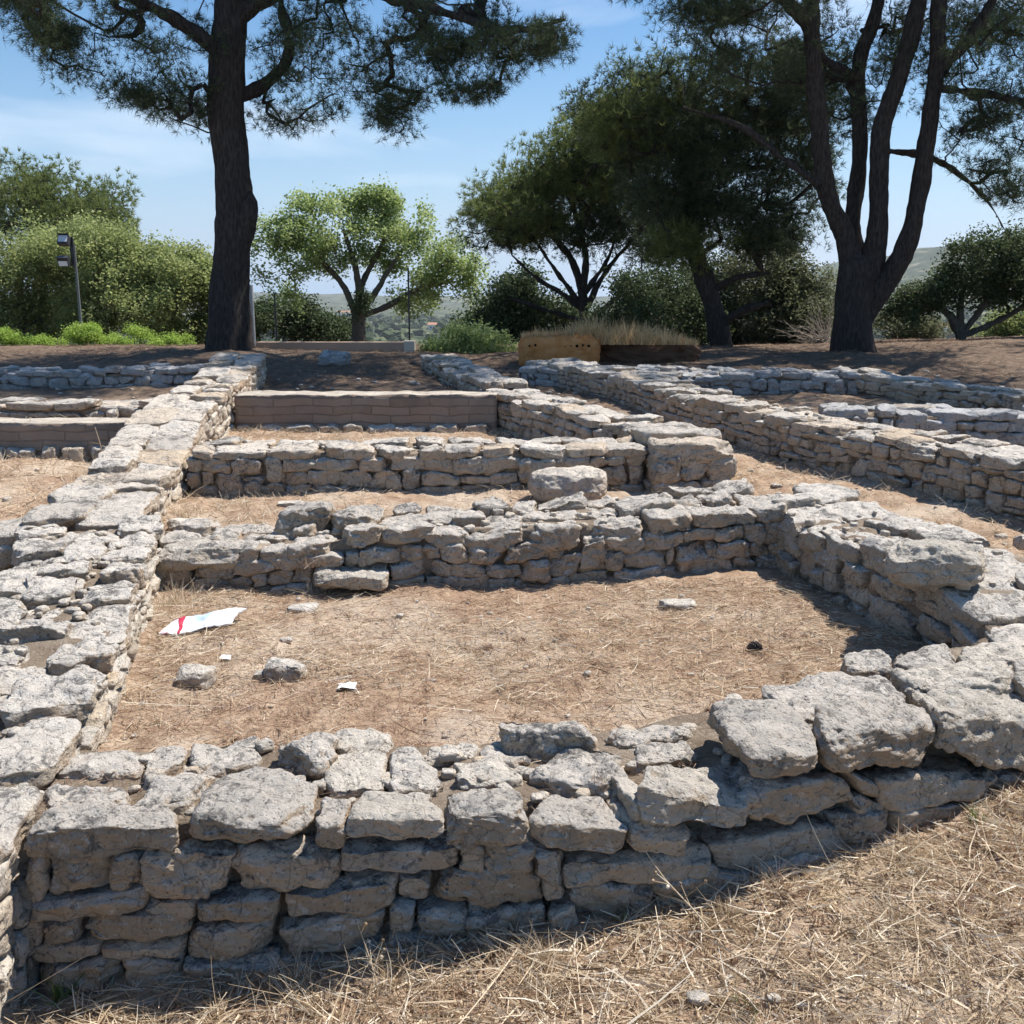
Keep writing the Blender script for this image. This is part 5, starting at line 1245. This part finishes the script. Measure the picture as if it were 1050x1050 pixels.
# bushes behind the dark pine
for k_, (lab, u, Yb, ru, vc, rv, n_, leaf) in enumerate([
    ('dark green bush right of the clay wall', 670, 18.5, 60, 322, 34, 190, DARKLEAF), ('tall grey-green bush below the dense dark pine', 785, 19.5, 70, 298, 52, 330, GREYLEAF),
    ('grey-green bush directly left of the four-stemmed pine trunk', 838, 19, 32, 325, 34, 90, GREYLEAF), ('dark bush tucked behind the clay wall end', 715, 20, 55, 315, 40, 170, DARKLEAF),
    ('olive bush directly right of the four-stemmed pine trunk', 922, 20, 30, 335, 24, 60, GREYLEAF),
    ('low grey-green bush behind the golden dry grass of the clay wall', 625, 20.5, 46, 332, 20, 70, GREYLEAF)]):
    broad(lab, u, Yb, [[(u, vc+10, 0), (u+4, vc-8, 0)], [(u-15, vc, 0)], [(u+15, vc, 0)]], [blob(u, vc, Yb, ru, rv, n_, .9, r=.28)], leaf, 120+k_, nl=.06, name='bush', cat='bush', rad=.06, grp='bushes behind the ruin', vb=350)
broad('dark spreading tree with bare curved stems at the right edge', 985, 17.5, [[(985,345,0),(975,325,0),(950,305,0),(925,300,0)], [(1000,325,0),(1020,300,0),(1045,285,0)], [(985,320,0),(990,290,0),(1005,265,0)], [(1010,335,0),(1040,320,0),(1070,300,0)]],
      [blob(1015, 270, 17.5, 40, 26, 90, .9, r=.24), blob(945, 305, 17.5, 36, 16, 50, .7, r=.2), blob(1045, 300, 17.5, 40, 34, 80, .9, r=.24), blob(985, 295, 17.5, 40, 14, 36, .7, r=.2), blob(925,325,17.5,16,12,16,.4,r=.18)], DARKLEAF, 130, nl=.06, rad=.10, vb=352, twig=.005)
broad('bright green bush low at the right edge under the spreading tree', 1030, 19.5, [[(1030,345,0)]], [blob(1020, 340, 19.5, 50, 14, 60, .7, r=.2)], OLIVE, 131, nl=.06, name='bush', cat='bush', rad=.03)
# bright shrubs along the crest
BL = ['bright green shrub at the very left of the crest', 'low bright shrub, second from the left along the crest', 'tallest bright shrub, under the floodlight mast', 'low bright shrub right of the tallest bright one', 'bright shrub with upright shoots, left of the last one', 'bright low shrub nearest to the big pine trunk']
for k_, (u, v, ru, rv, n_) in enumerate([(8, 347, 14, 9, 30), (42, 351, 22, 5, 26), (88, 345, 20, 10, 50), (118, 351, 16, 6, 24), (138, 348, 16, 9, 36), (172, 351, 24, 6, 34)]):
    broad(BL[k_], u, 18.6, [[(u, v, 0)]], [blob(u, v, 18.6, ru, rv, n_, .3, r=.11)], BRIGHT, 140+k_, nl=.035, tufts=14, name='bright_shrub', cat='shrub', rad=.02, twig=.003, vb=356, grp='bright green shrubs along the crest')
# dead twiggy bush
rs = np.random.RandomState(151); b0 = pw(845, 352, 17.6); b0[2] = gz(b0[0], 17.6); p0 = []; p1 = []; q0 = []; q1 = []
for k_ in range(60):
    d = rs.normal(size=3); d[2] = abs(d[2])*.9+.25; d[0] -= .5; d /= np.linalg.norm(d); L_ = rs.uniform(.3, .75); s = b0.copy(); r_ = .008
    for g_ in range(6):
        e = s+d*L_/6+rs.normal(size=3)*.02; p0.append(s); p1.append(e); q0.append(r_); q1.append(r_*.85); 
        if g_ > 1:
            e2 = e+(d+rs.normal(size=3)*.6)*L_/6; p0.append(e); p1.append(e2); q0.append(r_*.6); q1.append(r_*.3)
        s = e; r_ *= .85
v_, f_ = segtubes(np.array(p0), np.array(p1), np.array(q0), np.array(q1), 4)
o = mesh_obj('dead_bush', v_, f_, plain('bleached_twigs', (.34,.29,.24), .9, .1), None, b0); tag(o, 'bleached leafless twiggy bush left of the four-stemmed pine trunk', 'bush')

# far wood and houses in the plain
rs = np.random.RandomState(160); V = []; n_ = 2600
xs = rs.uniform(-700, 900, n_); ys = rs.uniform(90, 1500, n_)
T, Ft = template(3); Tn = T/np.linalg.norm(T, axis=1, keepdims=True)
zz = ground(xs, ys, False); sz = rs.uniform(2.0, 5.0, n_)
Vv = Tn[None]*(sz[:, None, None]*np.array([1.3, 1.3, .95]))*(1+.3*rs.normal(size=(n_, len(T), 1)))+np.stack([xs, ys, zz+sz*.5], -1)[:, None]
Ff = (Ft[None]+np.arange(n_)[:, None, None]*len(T)).reshape(-1, 4)
o = mesh_obj('distant_wood', Vv.reshape(-1, 3), Ff, DARKLEAF, smooth_=False); tag(o, 'far-off trees scattered over the plain', 'wood', kind='stuff')
HW = plain('white_render', (.72,.70,.66), .9, .1); RT = plain('tile_roof', (.42,.22,.14), .9, .1)
def house(label, u, v, w, d, h, seed):
    c = atz(u, v, -31.0); c = np.array([c[0], c[1], gz(c[0], c[1])]); Y = c[1]; r = thing('distant_house', label, 'house', c, 'houses far off in the plain')
    v_, f_ = box(c[0]-w/2, c[0]+w/2, Y, Y+d, c[2]-3, c[2]+h); mesh_obj('wall', v_, f_, HW, r, smooth_=False)
    x0, x1, z0 = c[0]-w/2-.4, c[0]+w/2+.4, c[2]+h
    v_ = [(x0, Y-.4, z0), (x1, Y-.4, z0), (x1, Y+d+.4, z0), (x0, Y+d+.4, z0), (x0, Y+d/2, z0+h*.4), (x1, Y+d/2, z0+h*.4)]
    mesh_obj('roof', v_, [np.array([(0,1,5,4), (2,3,4,5), (3,2,1,0)]), np.array([(0,4,3), (1,2,5)])], RT, r, smooth_=False)
    for q in range(3):
        xx = c[0]-w/2+w*(q+.5)/3; b_, f_ = box(xx-.6, xx+.6, Y-.1, Y-.02, c[2]+h*.35, c[2]+h*.7); mesh_obj('window', b_, f_, DARKMETAL, r, smooth_=False)
house('white house with a gabled roof glimpsed right of the four-stemmed pine', 972, 343, 17, 9, 6, 1)
house('pale house in the plain seen below the pale green tree', 448, 338, 16, 9, 5, 2)
house('small pale house in the plain left of the pale green tree trunk', 352, 322, 20, 10, 6, 3)
# the air over the plain: fills the land from just below the ground to above the ridges
v_, f_ = box(-9500, 9500, -60, 9500, -140, 420)
def f(b):
    p = b.n('ShaderNodeVolumePrincipled'); p.inputs['Color'].default_value = (.86, .92, 1, 1); p.inputs['Density'].default_value = .00013; p.inputs['Anisotropy'].default_value = .2
    b.l(p.outputs[0], b.out.inputs['Volume'])
HZ = mat('haze_air', f); o = mesh_obj('haze', v_, f_, HZ, smooth_=False); tag(o, 'thin blue haze over the plain', 'haze', kind='stuff')
